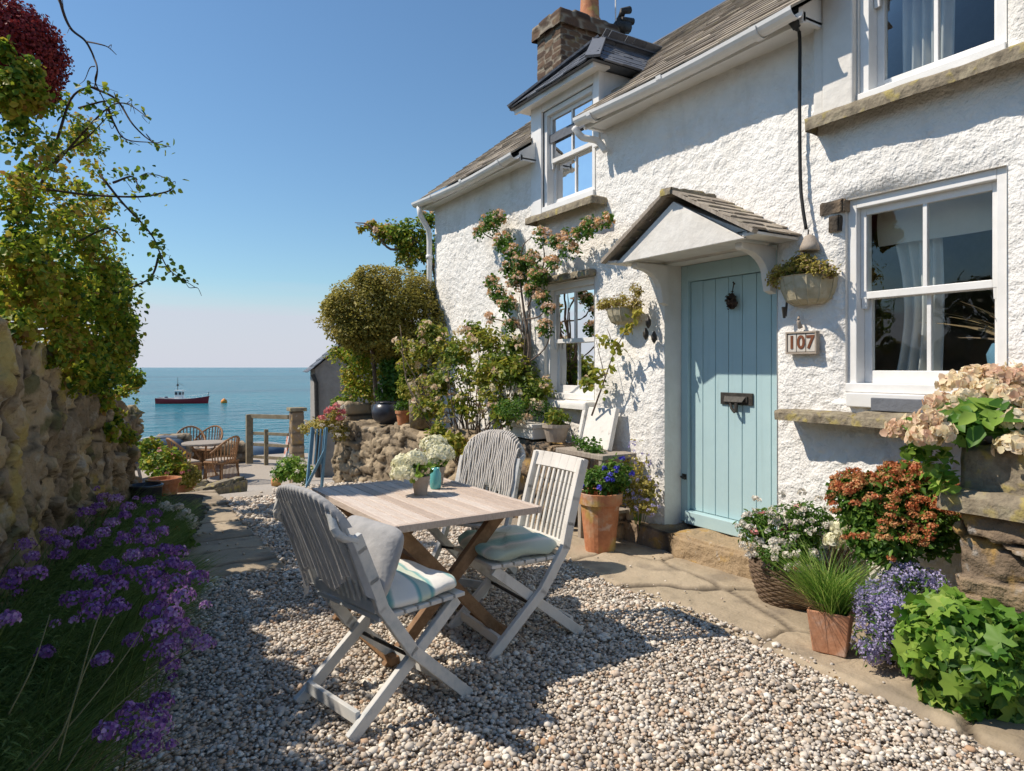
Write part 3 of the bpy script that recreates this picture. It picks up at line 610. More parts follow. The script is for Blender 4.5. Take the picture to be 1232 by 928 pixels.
def sill(parent, y0, y1, z, x0=3.70, x1=W + .06, th=.075, mat=m_sill, seed=1):
    return stone_block('window_sill', mat, parent, (x1, y0, z - th), (0, 1), (-1, 0), y1 - y0, x1 - x0, th, (3, 1, 1), .02, .012, rnd=.012, offs=.002, seed=seed)
wl = sash_window('window', OPEN['low'], W + .055); 
curtain(wl, W + .36, 2.12, 2.40, 1.36, 2.25, m_curt, 4, .035, taper=.25); curtain(wl, W + .30, 1.66, 2.47, 2.20, 2.43, m_blind, 1, .006, 'roman_blind')
stn = stone_block('window_sill', m_sill, wl, (W + .05, 1.35, 1.115), (0, 1), (-1, 0), 1.53, .23, .07, (.4, .3, .2), .012, .018, rnd=.02, offs=.014, seed=12, wob=.05)
mb = MB(); mb.span((W - .035, 1.60, 1.215), (W + .05, 2.47, 1.299)); mb.build('sill_board', m_wpaint, wl, bevel=.006)
mb = MB(); mb.span((W - .06, 1.98, 1.20), (W - .036, 2.30, 1.275)); mb.build('sill_slate', m_slateg, wl, bevel=.004)
ws = sash_window('window', OPEN['small'], W + .07); sill(ws, 4.92, 5.70, 1.14, 3.74, mat=m_whitewood)
curtain(ws, W + .30, 5.58, 5.72, 1.2, 2.2, m_curt, 2, .02); 
ln_ = stone_block('lintel', m_sill, ws, (W + .03, 4.93, 2.285), (0, 1), (-1, 0), .93, .11, .06, (.6, .3, .2), .02, .02, rnd=.015, offs=.005, seed=14)
wu = sash_window('window', OPEN['up'], W + .05, mull=.5); sill(wu, 1.2, 2.675, 2.985, 3.70, th=.085, seed=3)
curtain(wu, W + .28, 2.02, 2.30, 3.05, 4.28, m_curt, 5, .03); curtain(wu, W + .28, 1.66, 1.80, 3.05, 4.28, m_curt, 3, .02)
mb = MB(); mb.span((W - .03, 2.43, 3.0), (W + .04, 2.63, 4.6)); mb.span((W - .018, 2.631, 3.0), (W + .035, 2.70, 4.6)); mb.build('window_surround', m_smooth, wu, bevel=.01)
# left dormer
dm = MB()
dm.span((W - .015, 5.80, 2.96), (W + .05, 5.995, 4.14)); dm.span((W - .012, 4.865, 3.45), (W + .05, 4.95, 4.14)); dm.span((W - .013, 4.952, 4.05), (W + .05, 5.798, 4.139))
for yy in (4.87, 5.93): dm.prism([(W + .051, yy, 3.55), (W + .051, yy, 4.14), (4.62, yy, 4.14)], (0, .06, 0))
dr = dm.build('dormer', m_wpaint, cot, bevel=.006)
wd_ = sash_window('dormer_window', OPEN['dorm'], W + .04, parent=cot); sill(wd_, 4.78, 5.90, 2.975, 3.70, seed=5)
curtain(wd_, W + .25, 5.1, 5.72, 3.05, 4.02, m_curt, 7, .025)
e0, e1, ex = 4.74, 6.16, 3.68; az = 4.74; ez = 4.15; ym = 5.45; hx = 4.32
def dpt(x, y, z): return np.array([x, y, z])
ap = dpt(hx, ym, az); bk = dpt(5.06, ym, az); c0 = dpt(ex, e0, ez); c1 = dpt(ex, e1, ez); b0 = dpt(4.42, e0, ez); b1 = dpt(4.42, e1, ez)
dd = MB(); dd.add([c0, c1, b1, bk, b0, ap], [(0, 1, 5), (0, 5, 3, 4), (1, 2, 3, 5), (0, 4, 2, 1)]); droof = dd.build('dormer_roof', m_slateg, cot)
def hip(A, B, T, seed, tri):
    A = np.array(A); B = np.array(B); mid = A + (B - A) * tri[0]; 
    U = unit(B - A); foot = A + U * np.dot(T - A, U); up = T - foot; n = np.cross(U, up); n = n if n[2] > 0 else -n
    slates('dormer_slates', droof, A, B, up, n, np.linalg.norm(up), m_slateg, wd=.2, course=.11, lift=.004, seed=seed, tri=tri)
hip(c1 + [-.02, .02, 0], c0 + [-.02, -.02, 0], ap, 1, (.5, .5)); hip(c0 + [-.01, -.03, 0], b0 + [.2, -.03, 0], dpt(hx, ym, az), 2, (.68, -.47)); hip(b1 + [.2, .03, 0], c1 + [-.01, .03, 0], dpt(hx, ym, az), 3, (-.47, .68))
hp = MB()
for a in (c0, c1): hp.bar(a + [0, 0, .02], ap + [0, 0, .035], .13, .022)
hp.bar(ap + [0, 0, .03], bk + [0, 0, .03], .13, .022); hp.build('hip_tile', m_slateg, droof)
mb = MB(); mb.span((3.72, e0 + .04, 4.10), (3.745, e1 - .04, 4.147)); mb.span((3.746, e0 + .041, 4.125), (W + .05, e1 - .041, 4.147)); mb.build('dormer_fascia', m_wpaint, dr)
# right dormer roof above the picture
dd = MB(); dd.prism([(3.62, 2.85, 4.6), (3.62, -1.5, 4.6), (5.2, -1.5, 5.6), (5.2, 2.85, 5.6)], (0, 0, .06)); dd.prism([(W + .03, 2.68, 3.6), (W + .03, 2.68, 4.6), (5.2, 2.68, 5.58), (5.2, 2.68, 4.8)], (0, -.08, 0)); dd.build('right_dormer_roof'.replace('right_', 'window_'), m_slateg, cot)

# ---- door
XD = 4.08
fr = MB(); dy0, dy1, dz0, dz1 = 2.991, 4.049, .20, 2.269
fr.span((XD - .03, dy0, dz0), (XD + .09, dy0 + .075, dz1)); fr.span((XD - .03, dy1 - .075, dz0), (XD + .09, dy1, dz1)); fr.span((XD - .029, dy0 + .075, dz1 - .13), (XD + .09, dy1 - .075, dz1)); fr.span((XD - .07, dy0 + .076, dz0 + .001), (XD + .088, dy1 - .076, dz0 + .10))
fr.build('door_frame', m_door, cot, bevel=.005)
dr_ = MB(); n = 7; a, b = dy0 + .079, dy1 - .079; ws_ = (b - a) / n
for i in range(n): dr_.span((XD + .0, a + i * ws_ + .0025, dz0 + .104), (XD + .045, a + (i + 1) * ws_ - .0025, dz1 - .134))
dr_.span((XD + .012, a + .004, dz0 + .11), (XD + .04, b - .004, dz1 - .14))
door = dr_.build('door', m_door, cot, bevel=.004)
lb = MB(); c = PL(887, 480, XD); ly = c[1]; lz = c[2]
lb.span((XD - .014, ly - .15, lz - .045), (XD - .001, ly + .15, lz + .045)); lb.span((XD - .026, ly - .11, lz - .025), (XD - .0145, ly + .11, lz + .02)); lb.prism([(XD - .027, ly - .10, lz + .018), (XD - .027, ly + .10, lz + .018), (XD - .055, ly + .085, lz - .022), (XD - .055, ly - .085, lz - .022)], (.004, 0, -.006))
lb.tube([(XD - .04, ly + .03, lz - .03), (XD - .05, ly + .01, lz - .07), (XD - .05, ly - .02, lz - .10)], .012, 6); lb.tube([(XD - .045, ly - .03, lz - .03), (XD - .05, ly - .03, lz - .10)], .014, 6); lb.build('letterbox', m_iron, door, bevel=.003)
c = PL(826, 573, XD); lt = MB(); lt.span((XD - .02, c[1] - .03, c[2] - .022), (XD - .0305, c[1] + .02, c[2] + .022)); lt.tube([(XD - .02, c[1], c[2]), (XD - .06, c[1], c[2]), (XD - .06, c[1] - .04, c[2] - .01)], .01, 6); lt.build('door_latch', m_iron, door)
# hanging ornament on the door
c = PL(884, 363, XD); c[0] = XD - .04
o = thing('door_ornament', 'small dark hanging bunch of dried cones on the pale blue door', 'ornament', c)
P, N = cloud([(c + [0, 0, 0], (.025, .045, .065))], 260, 0); V, F, T = leaves(P, N, .022, .8); nm('dried_bunch', V, F, m_twig, o, tone=T)
mb = MB(); mb.tube([c + [.01, 0, .05], c + [.03, 0, .14]], .004, 5); mb.tube([c + [.038, 0, .13], c + [.02, 0, .145]], .006, 5); mb.build('hanging_loop', m_iron, o)

# ---- porch canopy
cf = MB(); XF = 3.46; ya, yb = 2.91, 4.16; ymid = (ya + yb) / 2; zb, zt = 2.26, 2.62
cf.prism([(XF, ya, zb), (XF, yb, zb), (XF, ymid, zt)], (.035, 0, 0))
cf.span((XF + .036, ya + .01, zb + .01), (W + .05, ya + .05, zb + .05)); cf.span((XF + .036, yb - .05, zb + .01), (W + .05, yb - .01, zb + .05)); cf.span((XF + .0355, ya + .051, zb + .03), (W + .05, yb - .051, zb + .045))
cf.prism([(XF + .04, ya + .02, zb + .055), (XF + .04, yb - .02, zb + .055), (XF + .04, ymid, zt - .02)], (W - XF, 0, 0))
for y0, y1 in ((ya - .10, ya + .012), (yb - .012, yb + .10)): cf.span((XF - .01, y0, zb - .012 + .02), (W + .0, y1, zb + .028))
cn = cf.build('canopy', m_smooth, cot, bevel=.004)
for yy in (ya + .09, yb - .15):
    poly = [(W + .02, yy, zb), (3.54, yy, zb), (3.54, yy, zb - .03)]
    for k in range(9): q = k / 8 * math.pi / 2; poly.append((3.56 + (W - .06 - 3.56) * math.sin(q), yy, zb - .045 - .17 * (1 - math.cos(q))))
    poly += [(W - .04, yy, zb - .30), (W + .02, yy, zb - .32)]
    mb = MB(); mb.prism(poly, (0, .06, 0)); mb.build('canopy_bracket', m_smooth, cot, bevel=.005)
for s, y_e in ((1, ya - .11), (-1, yb + .11)):
    up = np.array([0, s * (ymid - ya + .11), zt - zb + .055]) if s > 0 else np.array([0, -(yb + .11 - ymid), zt - zb + .055])
    n_ = np.cross(up, (1, 0, 0)); n_ = n_ if n_[2] > 0 else -n_
    A, B = (XF - .06, y_e, zb + .03), (W + .03, y_e, zb + .03)
    slates('canopy_slates', cn, A, B, up, n_, np.linalg.norm(up) * .80, m_slate, wd=.2, course=.105, lift=.009, seed=20 + s)
    mb = MB(); a_ = np.array(A); mb.bar(a_ + [.02, 0, -.008], a_ + [.02, 0, -.008] + up, .05, .022); mb.build('bargeboard', m_oldwood, cn)
stone_block('canopy_ridge', m_sill, cn, (XF - .08, ymid - .065, zt + .035), (1, 0), (0, 1), .46, .13, .055, (.2, .3, .2), .012, .012, rnd=.03, offs=.006, seed=3)

# ---- odds and ends fixed to the wall
cb = MB(); pts = [PL(955, 25, 3.66), PL(958, 35, 3.72), PL(962, 45, 3.80), PL(962, 130, 3.81), PL(963, 215, 3.80), PL(966, 250, 3.79), PL(970, 276, 3.79)]
cb.tube(curve(pts, 6), .011, 7); cb.tube([PL(953, 24, 3.63), PL(959, 32, 3.68)], .03, 8); cb.build('cable', m_cable, cot, smooth=True)
c = PL(974, 292, 3.80); lp = MB(); lp.lathe([(.01, .05), (.03, .04), (.055, -.02), (.062, -.05), (.05, -.055), (.02, -.05)], c, 12); lp.build('wall_lamp_cup', m_clay, cot, smooth=True)
pl = MB(); a = PL(945, 401, 3.80); b = PL(987, 424, 3.80); Y0, Y1 = a[1], b[1]; z0_, z1_ = 1.545, 1.665; Y1 = 2.66; Y0 = 2.86
pl.span((3.80, Y1 - .012, z0_ - .012), (3.835, Y0 + .012, z0_)); pl.span((3.80, Y1 - .012, z1_), (3.835, Y0 + .012, z1_ + .012)); pl.span((3.801, Y1 - .012, z0_), (3.835, Y1, z1_)); pl.span((3.801, Y0, z0_), (3.835, Y0 + .012, z1_)); pl.span((3.82, Y1, z0_), (3.86, Y0, z1_))
npl = pl.build('number_plate', m_clay, cot, bevel=.002)
for i, chh in enumerate('107'):
    tw = (Y0 - Y1) / 3; yc = Y0 - tw * (i + .5); mb = MB(); mb.span((3.807, yc - tw / 2 + .003, z0_ + .003), (3.8195, yc + tw / 2 - .003, z1_ - .003)); ti = mb.build('number_tile', m_tile, npl, bevel=.002)
    fc = bpy.data.curves.new('digit', 'FONT'); fc.body = chh; fc.size = .115; fc.extrude = .0015; fc.offset = .003; fc.align_x = 'CENTER'; fc.align_y = 'CENTER'
    to = bpy.data.objects.new('tmp', fc); col.objects.link(to); bpy.context.view_layer.update()
    me = bpy.data.meshes.new_from_object(to.evaluated_get(bpy.context.evaluated_depsgraph_get())); bpy.data.objects.remove(to); me.materials.clear(); me.materials.append(m_digit)
    me.transform(Matrix.Translation((3.8045, yc, (z0_ + z1_) / 2)) @ Matrix.Rotation(rad(-90), 4, 'Z') @ Matrix.Rotation(rad(90), 4, 'X'))
    d_ = bpy.data.objects.new('digit', me); col.objects.link(d_); me.transform(Matrix.Translation(tuple(-wloc(npl)))); d_.parent = npl
c = PL(963, 388, 3.82); hk = MB(); hk.tube(curve([c + [0, 0, -.035], c + [-.02, 0, .01], c + [0, .01, .04]], 4), .016, 8, .006); hk.build('wall_hook', m_clay, cot, smooth=True)
for (px, py, sx, sz, sd_) in ((1001, 249, .17, .085, 1), (1004, 268, .09, .11, 2)):
    c = PL(px, py, 3.84); stone_block('exposed_stone', m_ledge, cot, (3.95, c[1] - sx / 2, c[2] - sz / 2), (0, 1), (-1, 0), sx, .13, sz, (1, 1, 1), .014, .01, rnd=.028, offs=.0, seed=sd_)
stone_block('exposed_stone', m_ledge, cot, (3.96, 1.40, 2.08), (0, 1), (-1, 0), .09, .13, .48, (.3, .3, .14), .016, .018, rnd=.02, offs=.01, seed=7)
stone_block('door_step', m_ledge, cot, (4.13, 2.95, -.05), (0, 1), (-1, 0), 1.62, .42, .25, (1.1, .9, .5), .022, .03, rnd=.04, offs=.01, seed=31, jitter=.2)
stone_block('wall_footing', m_ledge, cot, (4.0, 4.35, -.05), (0, 1), (-1, 0), 1.0, .30, .34, (.42, .4, .2), .022, .03, rnd=.04, offs=.03, seed=33, jitter=.25)

# ============================================================ TABLE, CHAIRS
def cdir(a, b): return np.array([a * CT + b * ST, -a * ST + b * CT])
def rz_of(v): return math.atan2(-v[0], v[1])
tc_ = CW(-.51, 3.745, 0); tu = cdir(-.55, .835); trz = rz_of(tu)
tab = thing('garden_table', 'rectangular slatted wooden garden table with bleached top and crossed brown legs', 'table', tc_, trz)
TLn, TWd, TZ = 1.17, .82, .74
m = MB(); n = 12
for i in range(n): x = -TWd / 2 + .03 + (TWd - .06) * (i + .5) / n; m.box((x, 0, TZ - .012), ((TWd - .06) / n - .005, TLn - .062, .022), t=random.random())
for sx in (-1, 1): m.box((sx * (TWd / 2 - .014), 0, TZ - .016), (.03, TLn, .034), t=.6)
for sy in (-1, 1): m.box((0, sy * (TLn / 2 - .014), TZ - .016), (TWd - .061, .03, .033), t=.4)
m.build('tabletop', m_wood_w, tab, world=False, bevel=.003)
for sy in (-1, 1):
    y = sy * .36
    for k, (sx, dy) in enumerate(((1, .022), (-1, -.022))):
        m = MB(); m.bar((sx * .33, y + dy, TZ - .04), (-sx * .33, y + dy, .0), .07, .042, up=(0, 1, 0)); m.V = [(a, b, max(c, .0)) for a, b, c in m.V]; m.build('leg', m_wood_b, tab, world=False, bevel=.004)
    m = MB(); m.box((0, y, TZ - .055), (.66, .045, .05)); m.build('crossbeam', m_wood_b, tab, world=False, bevel=.003)
m = MB(); m.box((0, 0, .375), (.05, .68, .045)); m.build('stretcher', m_wood_b, tab, world=False, bevel=.004)
for sx in (-.315, .315): m = MB(); m.box((sx, 0, .055), (.05, .80, .04)); m.build('foot_rail', m_wood_b, tab, world=False, bevel=.006)

def make_chair(label, pos, face, kind, mat, group='folding chairs round the garden table', s=1.0, rec=.19):
    rz = rz_of(face); t = thing('folding_chair', label, 'chair', pos, rz, group); hw = .225 * s
    arch = kind == 'arch'; top = .955 if arch else .95
    def bx(z):     # the back's y at height z
        return -.20 - (rec * ((z - .47) / .46) ** 1.15 if z > .47 else 0)
    stile = [(-.20, .47), (-.02, .26), (.24, .0)]
    for sx in (-1, 1):
        x = sx * hw; m = MB()
        P = [(x, bx(top - (.16 if arch else .01)), top - (.16 if arch else .01))] + [(x, bx(z), z) for z in (.75, .62, .5)] + [(x, -.06, .29), (x, .24, .012)]
        for a, b in zip(P[:-1], P[1:]):
            a_ = np.array(a); b_ = np.array(b); d = unit(b_ - a_) * .012; m.bar(a_ - d, b_ + d, .03, .05, up=(1, 0, 0) if False else (0, 1, .4))
        m.build('leg', mat, t, world=False, bevel=.004)
        m = MB(); x2 = sx * (hw - .036); m.bar((x2, .21, .43), (x2, -.33, .012), .028, .052, up=(0, 1, .8)); m.build('leg', mat, t, world=False, bevel=.004)
    m = MB(); ns = 11 if arch else 9
    for i in range(ns):
        u = (i + .5) / ns * 2 - 1; x = u * (hw - .025); zt_ = top - (.17 * (1 - math.sqrt(max(0, 1 - (abs(u) * .97) ** 2.6))) if arch else .05) - .015
        pr = None
        for k in range(6):
            z = .50 + (zt_ - .50) * k / 5; p = np.array((x, bx(z) - .022 * (1 - u * u), z))
            if pr is not None: m.bar(pr, p, .02, .014, up=(0, 1, 0))
            pr = p
    m.box((0, bx(.5) - .012, .5), (2 * hw - .03, .022, .045))
    if arch:
        P = [(-hw, bx(top - .17), top - .17)] + [(hw * u, bx(top) - .02 * (1 - u * u) , top - .17 * (1 - math.sqrt(max(0, 1 - abs(u) ** 2.6)))) for u in np.linspace(-.98, .98, 15)] + [(hw, bx(top - .17), top - .17)]
        m.tube(curve(P, 3), .019, 8)
    else:
        for u0, u1 in zip(np.linspace(-1, 1, 7)[:-1], np.linspace(-1, 1, 7)[1:]):
            m.bar(((hw + .018) * u0, bx(.92) - .022 * (1 - u0 * u0), .915), ((hw + .018) * u1, bx(.92) - .022 * (1 - u1 * u1), .915), .028, .085, up=(0, -.35, 1))
    m.build('backrest', mat, t, world=False, bevel=.003)
    m = MB()
    for i in range(7): m.box((0, -.19 + i * .066, .452), (2 * hw - .012, .056, .018))
    for sx in (-1, 1): m.box((sx * (hw - .075), .005, .431), (.028, .42, .026))
    m.build('seat', mat, t, world=False, bevel=.003)
    m = MB(); m.box((0, -.285, .075), (2 * hw - .10, .022, .05)); m.build('stretcher', mat, t, world=False, bevel=.003)
    m = MB(); m.box((0, .185, .075), (2 * hw - .03, .022, .05)); m.build('stretcher', mat, t, world=False, bevel=.003)
    m = MB(); m.tube([(-hw - .01, -.005, .225), (hw + .01, -.005, .225)], .009, 8); m.build('pivot_rod', m_iron, t, world=False)
    return t
c1p = CW(-.54, 3.01, 0); c1f = cdir(.70, .71); c2p = CW(-.01, 3.70, 0); c2f = cdir(-.86, -.51); c3p = CW(-.29, 4.56, 0); c3f = cdir(-.42, -.9)
ch1 = make_chair('nearest folding chair, arched slatted back to the viewer, draped in a grey throw', c1p, c1f, 'arch', m_chairb, s=1.08)
ch2 = make_chair('square-backed white slatted folding chair on the door side of the table', c2p, c2f, 'square', m_chair, s=1.0, rec=.12)
ch3 = make_chair('arched folding chair at the far side of the table, its back covered in ivory cords', c3p, c3f, 'arch', m_chairb, s=1.0)
def cushion(name, label, ch, c, dims, mat, rot=None, puff=1.0, cat='cushion', seed=0, group=None):
    """puffy cushion, a superellipsoid with crumples, in the chair's own frame; it lies on the chair, so it is a thing"""
    n, k = 40, 20; V = []
    for j in range(k + 1):
        ph = math.pi * j / k - math.pi / 2
        for i in range(n):
            q = 2 * math.pi * i / n; ce_ = lambda v, e: math.copysign(abs(v) ** e, v)
            V.append((ce_(math.cos(q), .35) * abs(math.cos(ph)) ** .45 * dims[0] / 2, ce_(math.sin(q), .35) * abs(math.cos(ph)) ** .45 * dims[1] / 2, ce_(math.sin(ph), .8) * dims[2] / 2))
    V = np.array(V); rr = np.clip(1 - (V[:, 0] / dims[0] * 2) ** 4 * .5, 0, 1) * np.clip(1 - (V[:, 1] / dims[1] * 2) ** 4 * .5, 0, 1)
    V[:, 2] *= .55 + .45 * rr; V = V + (fbm(V * 9 + seed * 7, 3, seed)[:, None] * np.array([.004, .004, .012]) * puff)
    F = [(j * n + i, j * n + (i + 1) % n, (j + 1) * n + (i + 1) % n, (j + 1) * n + i) for j in range(k) for i in range(n)]
    if rot is not None: V = V @ np.asarray(rot).T
    cz = math.cos(ch.rotation_euler[2]); sz = math.sin(ch.rotation_euler[2]); V = V + np.array(c)
    Wd = np.stack([V[:, 0] * cz - V[:, 1] * sz, V[:, 0] * sz + V[:, 1] * cz, V[:, 2]], 1) + np.array(ch.location)
    o = nm(name, Wd, np.array(F), mat, None, smooth=True); return props(o, label, cat, group)
def stripe_mat(name, cs, scale, axis=0, dist=1.2):
    m = bpy.data.materials.new(name); m.use_nodes = True; t = m.node_tree; N = t.nodes; L = t.links; b = N['Principled BSDF']; co = N.new('ShaderNodeTexCoord')
    wv = N.new('ShaderNodeTexWave'); wv.inputs['Scale'].default_value = scale; wv.inputs['Distortion'].default_value = dist; wv.bands_direction = 'XY'[axis]; mpn = N.new('ShaderNodeMapping'); mpn.inputs['Rotation'].default_value = (0, 0, -trz)
    L.new(co.outputs['Object'], mpn.inputs[0]); L.new(mpn.outputs[0], wv.inputs[0]); r = N.new('ShaderNodeValToRGB'); es = r.color_ramp.elements
    while len(es) < len(cs): es.new(.5)
    for i, (p, c) in enumerate(cs): es[i].position = p; es[i].color = C3(c)
    L.new(wv.outputs[0], r.inputs[0]); L.new(r.outputs[0], b.inputs[0]); b.inputs['Roughness'].default_value = .9; b.inputs['Sheen Weight'].default_value = .3
    n = N.new('ShaderNodeTexNoise'); n.inputs['Scale'].default_value = 60; L.new(co.outputs['Object'], n.inputs[0]); bu = N.new('ShaderNodeBump'); bu.inputs['Distance'].default_value = .002; L.new(n.outputs[0], bu.inputs['Height']); L.new(bu.outputs[0], b.inputs['Normal']); return m
m_str = stripe_mat('aqua_striped_cotton', [(0, (.74, .72, .66)), (.50, (.76, .74, .68)), (.66, (.30, .48, .45)), (.8, (.12, .36, .36)), (.92, (.55, .62, .50))], 1.6, 0, 3)
m_str2 = stripe_mat('pale_sage_cotton', [(0, (.42, .50, .42)), (.45, (.55, .60, .52)), (.62, (.72, .70, .64)), (.9, (.22, .46, .46))], 1.2, 1, 5)
cushion('seat_cushion', 'white and aqua striped cushion on the seat of the nearest chair', ch1, (0, .03, .495), (.46, .42, .085), m_str, seed=1, group='seat cushions on the folding chairs')
cushion('seat_cushion', 'pale green crumpled cushion on the square-backed white chair', ch2, (0, .02, .50), (.44, .44, .095), m_str2, seed=2, puff=2, group='seat cushions on the folding chairs')
cushion('seat_cushion', 'white cushion with teal pattern on the far cord-covered chair', ch3, (0, .02, .495), (.44, .42, .085), m_str, seed=3, group='seat cushions on the folding chairs')
cushion('back_pillow', 'plain off-white pillow propped against the back of the nearest chair', ch1, (.04, -.155, .655), (.42, .30, .10), m_throwg, rot=Matrix.Rotation(rad(68), 3, 'X'), seed=4, cat='pillow')
# throws hung over two chair backs, made of many cords / pleats
def throw(name, label, ch, mat, hw, top, drop, n, r, pleat=0, gap=1.0):
    t = thing(name, label, 'throw', ch.location, ch.rotation_euler[2]); m = MB()
    def bx(z): return -.20 - (.19 * ((z - .47) / .46) ** 1.15 if z > .47 else 0)
    if not pleat:
        for i in range(n):
            u = (i + .5) / n * 2 - 1; x = u * hw; zt_ = top - .17 * (1 - math.sqrt(max(0, 1 - (abs(u) * .98) ** 2.6))) + .024
            P = []
            zl = zt_ - drop * random.uniform(.8, 1.05)
            for k in range(9):
                z = zl + (zt_ - zl) * k / 8; P.append((x + .006 * math.sin(k * 1.3 + i), bx(max(z, .5)) + .035 - .02 * (1 - u * u) + random.uniform(-.003, .003), z))
            P.append((x, bx(zt_) - .01 - .02 * (1 - u * u), zt_ + .014))
            for k in range(7): z = zt_ - drop * .8 * k / 6; P.append((x + .006 * math.sin(k * 1.7 + i), bx(max(z, .5)) - .045 - .022 * (1 - u * u), z))
            m.tube(P, r, 5, r * .9)
    else:
        nu, nv = 120, 22; V = []; idx = 0
        for k in range(nv + 1):
            for i in range(nu + 1):
                u = i / nu * 2 - 1; zt_ = top - .17 * (1 - math.sqrt(max(0, 1 - (abs(u) * .985) ** 2.6))) + .026; s = k / nv
                x = u * (hw + .012 + .02 * s); a = .009 * math.sin(u * pleat + .8 * math.sin(u * 7)) * min(1, s * 4) * (1 + .6 * s)
                z = zt_ - max(0, (s - .06)) * drop * (1 + .10 * math.sin(u * 5 + 1) - .25 * (u > .2) * (u - .2)); y = bx(max(z, .47)) - .022 * (1 - u * u) - .035 - .012 * s + a + (.035 * (1 - s / .06) if s < .06 else 0)
                V.append((x + .006 * math.sin(s * 6 + u * 20) * s, y, z))
        F = [(k * (nu + 1) + i, k * (nu + 1) + i + 1, (k + 1) * (nu + 1) + i + 1, (k + 1) * (nu + 1) + i) for k in range(nv) for i in range(nu) if not (k > 4 and math.sin((i / nu * 2 - 1) * pleat * .5 + 1.5 * math.sin(i * .11)) > gap)]
        m.add(V, F)
    m.build('cloth', mat, t, world=False, smooth=True)
    return t
throw('grey_throw', 'grey pleated linen throw hanging down the back of the nearest chair', ch1, m_throwg, .243, .955, .42, 0, 0, pleat=64, gap=.72)
throw('cord_throw', 'ivory corded fringe cover hung over the far arched chair back', ch3, m_throw, .215, .955, .44, 26, .0075)

# pots with hydrangea on the table
def hydrangea_pot(px, py, label, potm, r, h, hd, kind, group):
    Z = (EYE - TZ) * FPX / (py - HY); c = ZAT(px, Z, TZ); t = thing('flower_pot', label, 'flower pot', c, 0, group)
    m = MB(); m.lathe([(r * .68, 0), (r * .9, h * .8), (r * 1.02, h * .8), (r * 1.04, h), (r * .9, h), (r * .82, h * .8), (.001, h * .75)], c, 24); m.build('pot', potm, t, smooth=False)
    pts = [c + np.array(cdir(a, b).tolist() + [z]) for a, b, z in hd]
    stems(t, c + [0, 0, h * .8], pts, .003, m_fern)
    foliage(t, [(c + [0, 0, h + .025], (.07, .07, .03))], 34, .05, m_lush, gap=0, wr=.65)
    heads(t, pts, .082, 620, .021, m_cream, 'flower_head', .78, .95)
    return t
hydrangea_pot(506, 595, 'grey clay pot of cream hydrangeas nearest on the table', m_clay, .052, .105, [(-.10, .02, .175), (-.03, .0, .20), (-.085, -.03, .125)], 0, 'pots of cream hydrangea on the table')
hydrangea_pot(526, 583, 'second clay pot of cream hydrangeas behind the aqua glass jar', m_clay, .05, .11, [(.02, -.0, .19), (-.03, .08, .235), (.0, .05, .17)], 0, 'pots of cream hydrangea on the table')
Z = (EYE - TZ) * FPX / (588 - HY); c = ZAT(524, Z, TZ + .001); m = MB(); m.lathe([(.028, 0), (.033, .01), (.033, .09), (.024, .105), (.024, .12), (.021, .12), (.021, .104), (.028, .09), (.028, .012), (.001, .01)], c, 20)
o = m.build('glass_jar', m_aqua, smooth=True); props(o, 'small aqua glass jar between the two pots on the table', 'jar')

# ============================================================ WALLS
lw0 = np.array([xw(-2.5), -2.5]); lw1 = np.array([xw(8.6), 8.6]); lu = lw1 - lw0; LL = np.linalg.norm(lu); lu = lu / LL
def lh(u):
    y = -2.5 + u * lu[1]; return 1.95 if y < 4 else (1.95 - (y - 4) * .19) * (1 + .02 * math.sin(y * 5)) if y < 8.2 else 1.08
o = stone_block('old_garden_wall', m_rubble, None, (lw0[0], lw0[1], -.12), lu, (-lu[1], lu[0]), LL, .5, lh, (.26, .3, .34), .022, .03, rnd=.06, offs=.04, seed=2, jitter=.5, wob=.16, jw=.10, facet=.8, crag=.085)
props(o, 'tall rough rubble wall with ochre lichen rising on the left beside the purple flowers', 'stone wall')
# low dry-stone wall before the far corner of the cottage
a = ZAT(400, 9.35, 0)[:2]; b = ZAT(585, 6.9, 0)[:2]; u = b - a; L_ = np.linalg.norm(u); u /= L_
o = stone_block('dry_stone_wall', m_garden, None, (a[0], a[1], -.2), u, (-u[1], u[0]), L_, .42, lambda q: .92 + .03 * math.sin(q * 5), (.22, .2, .085), .022, .028, rnd=.03, offs=.02, seed=5, jitter=.34, wob=.03, jw=.14, facet=.6, crag=.02)
props(o, 'low dry-stone garden wall below the round bush with pots standing on it', 'stone wall')
WA, WU, WN = a, u, np.array([-u[1], u[0]])
def onwall(px, back=.2):           # point on the wall's top, "back" metres behind its front
    r = (px - 616) / FPX; d = cdir(r, 1); A = np.array([[d[0], -WU[0]], [d[1], -WU[1]]]); s = np.linalg.solve(A, WA + WN * back)
    p = d * s[0]; return np.array([p[0], p[1], .725])
p = onwall(418, .15); o = stone_block('wall_pier', m_garden, None, (p[0] - .12, p[1] + .2, -.2), WU, WN, .36, .42, 1.18, (.3, .3, .16), .03, .035, rnd=.03, offs=.03, seed=6)
props(o, 'squat rough stone pier at the end of the dry-stone wall', 'pier')
# stone ledge under the small window
o = stone_block('stone_ledge', m_ledge, None, (3.86, 5.02, -.05), (0, 1), (-1, 0), 1.25, .42, .80, (.34, .3, .17), .025, .03, rnd=.035, offs=.03, seed=15, jitter=.3)
props(o, 'knee-high stone ledge against the cottage under the small window', 'stone ledge')
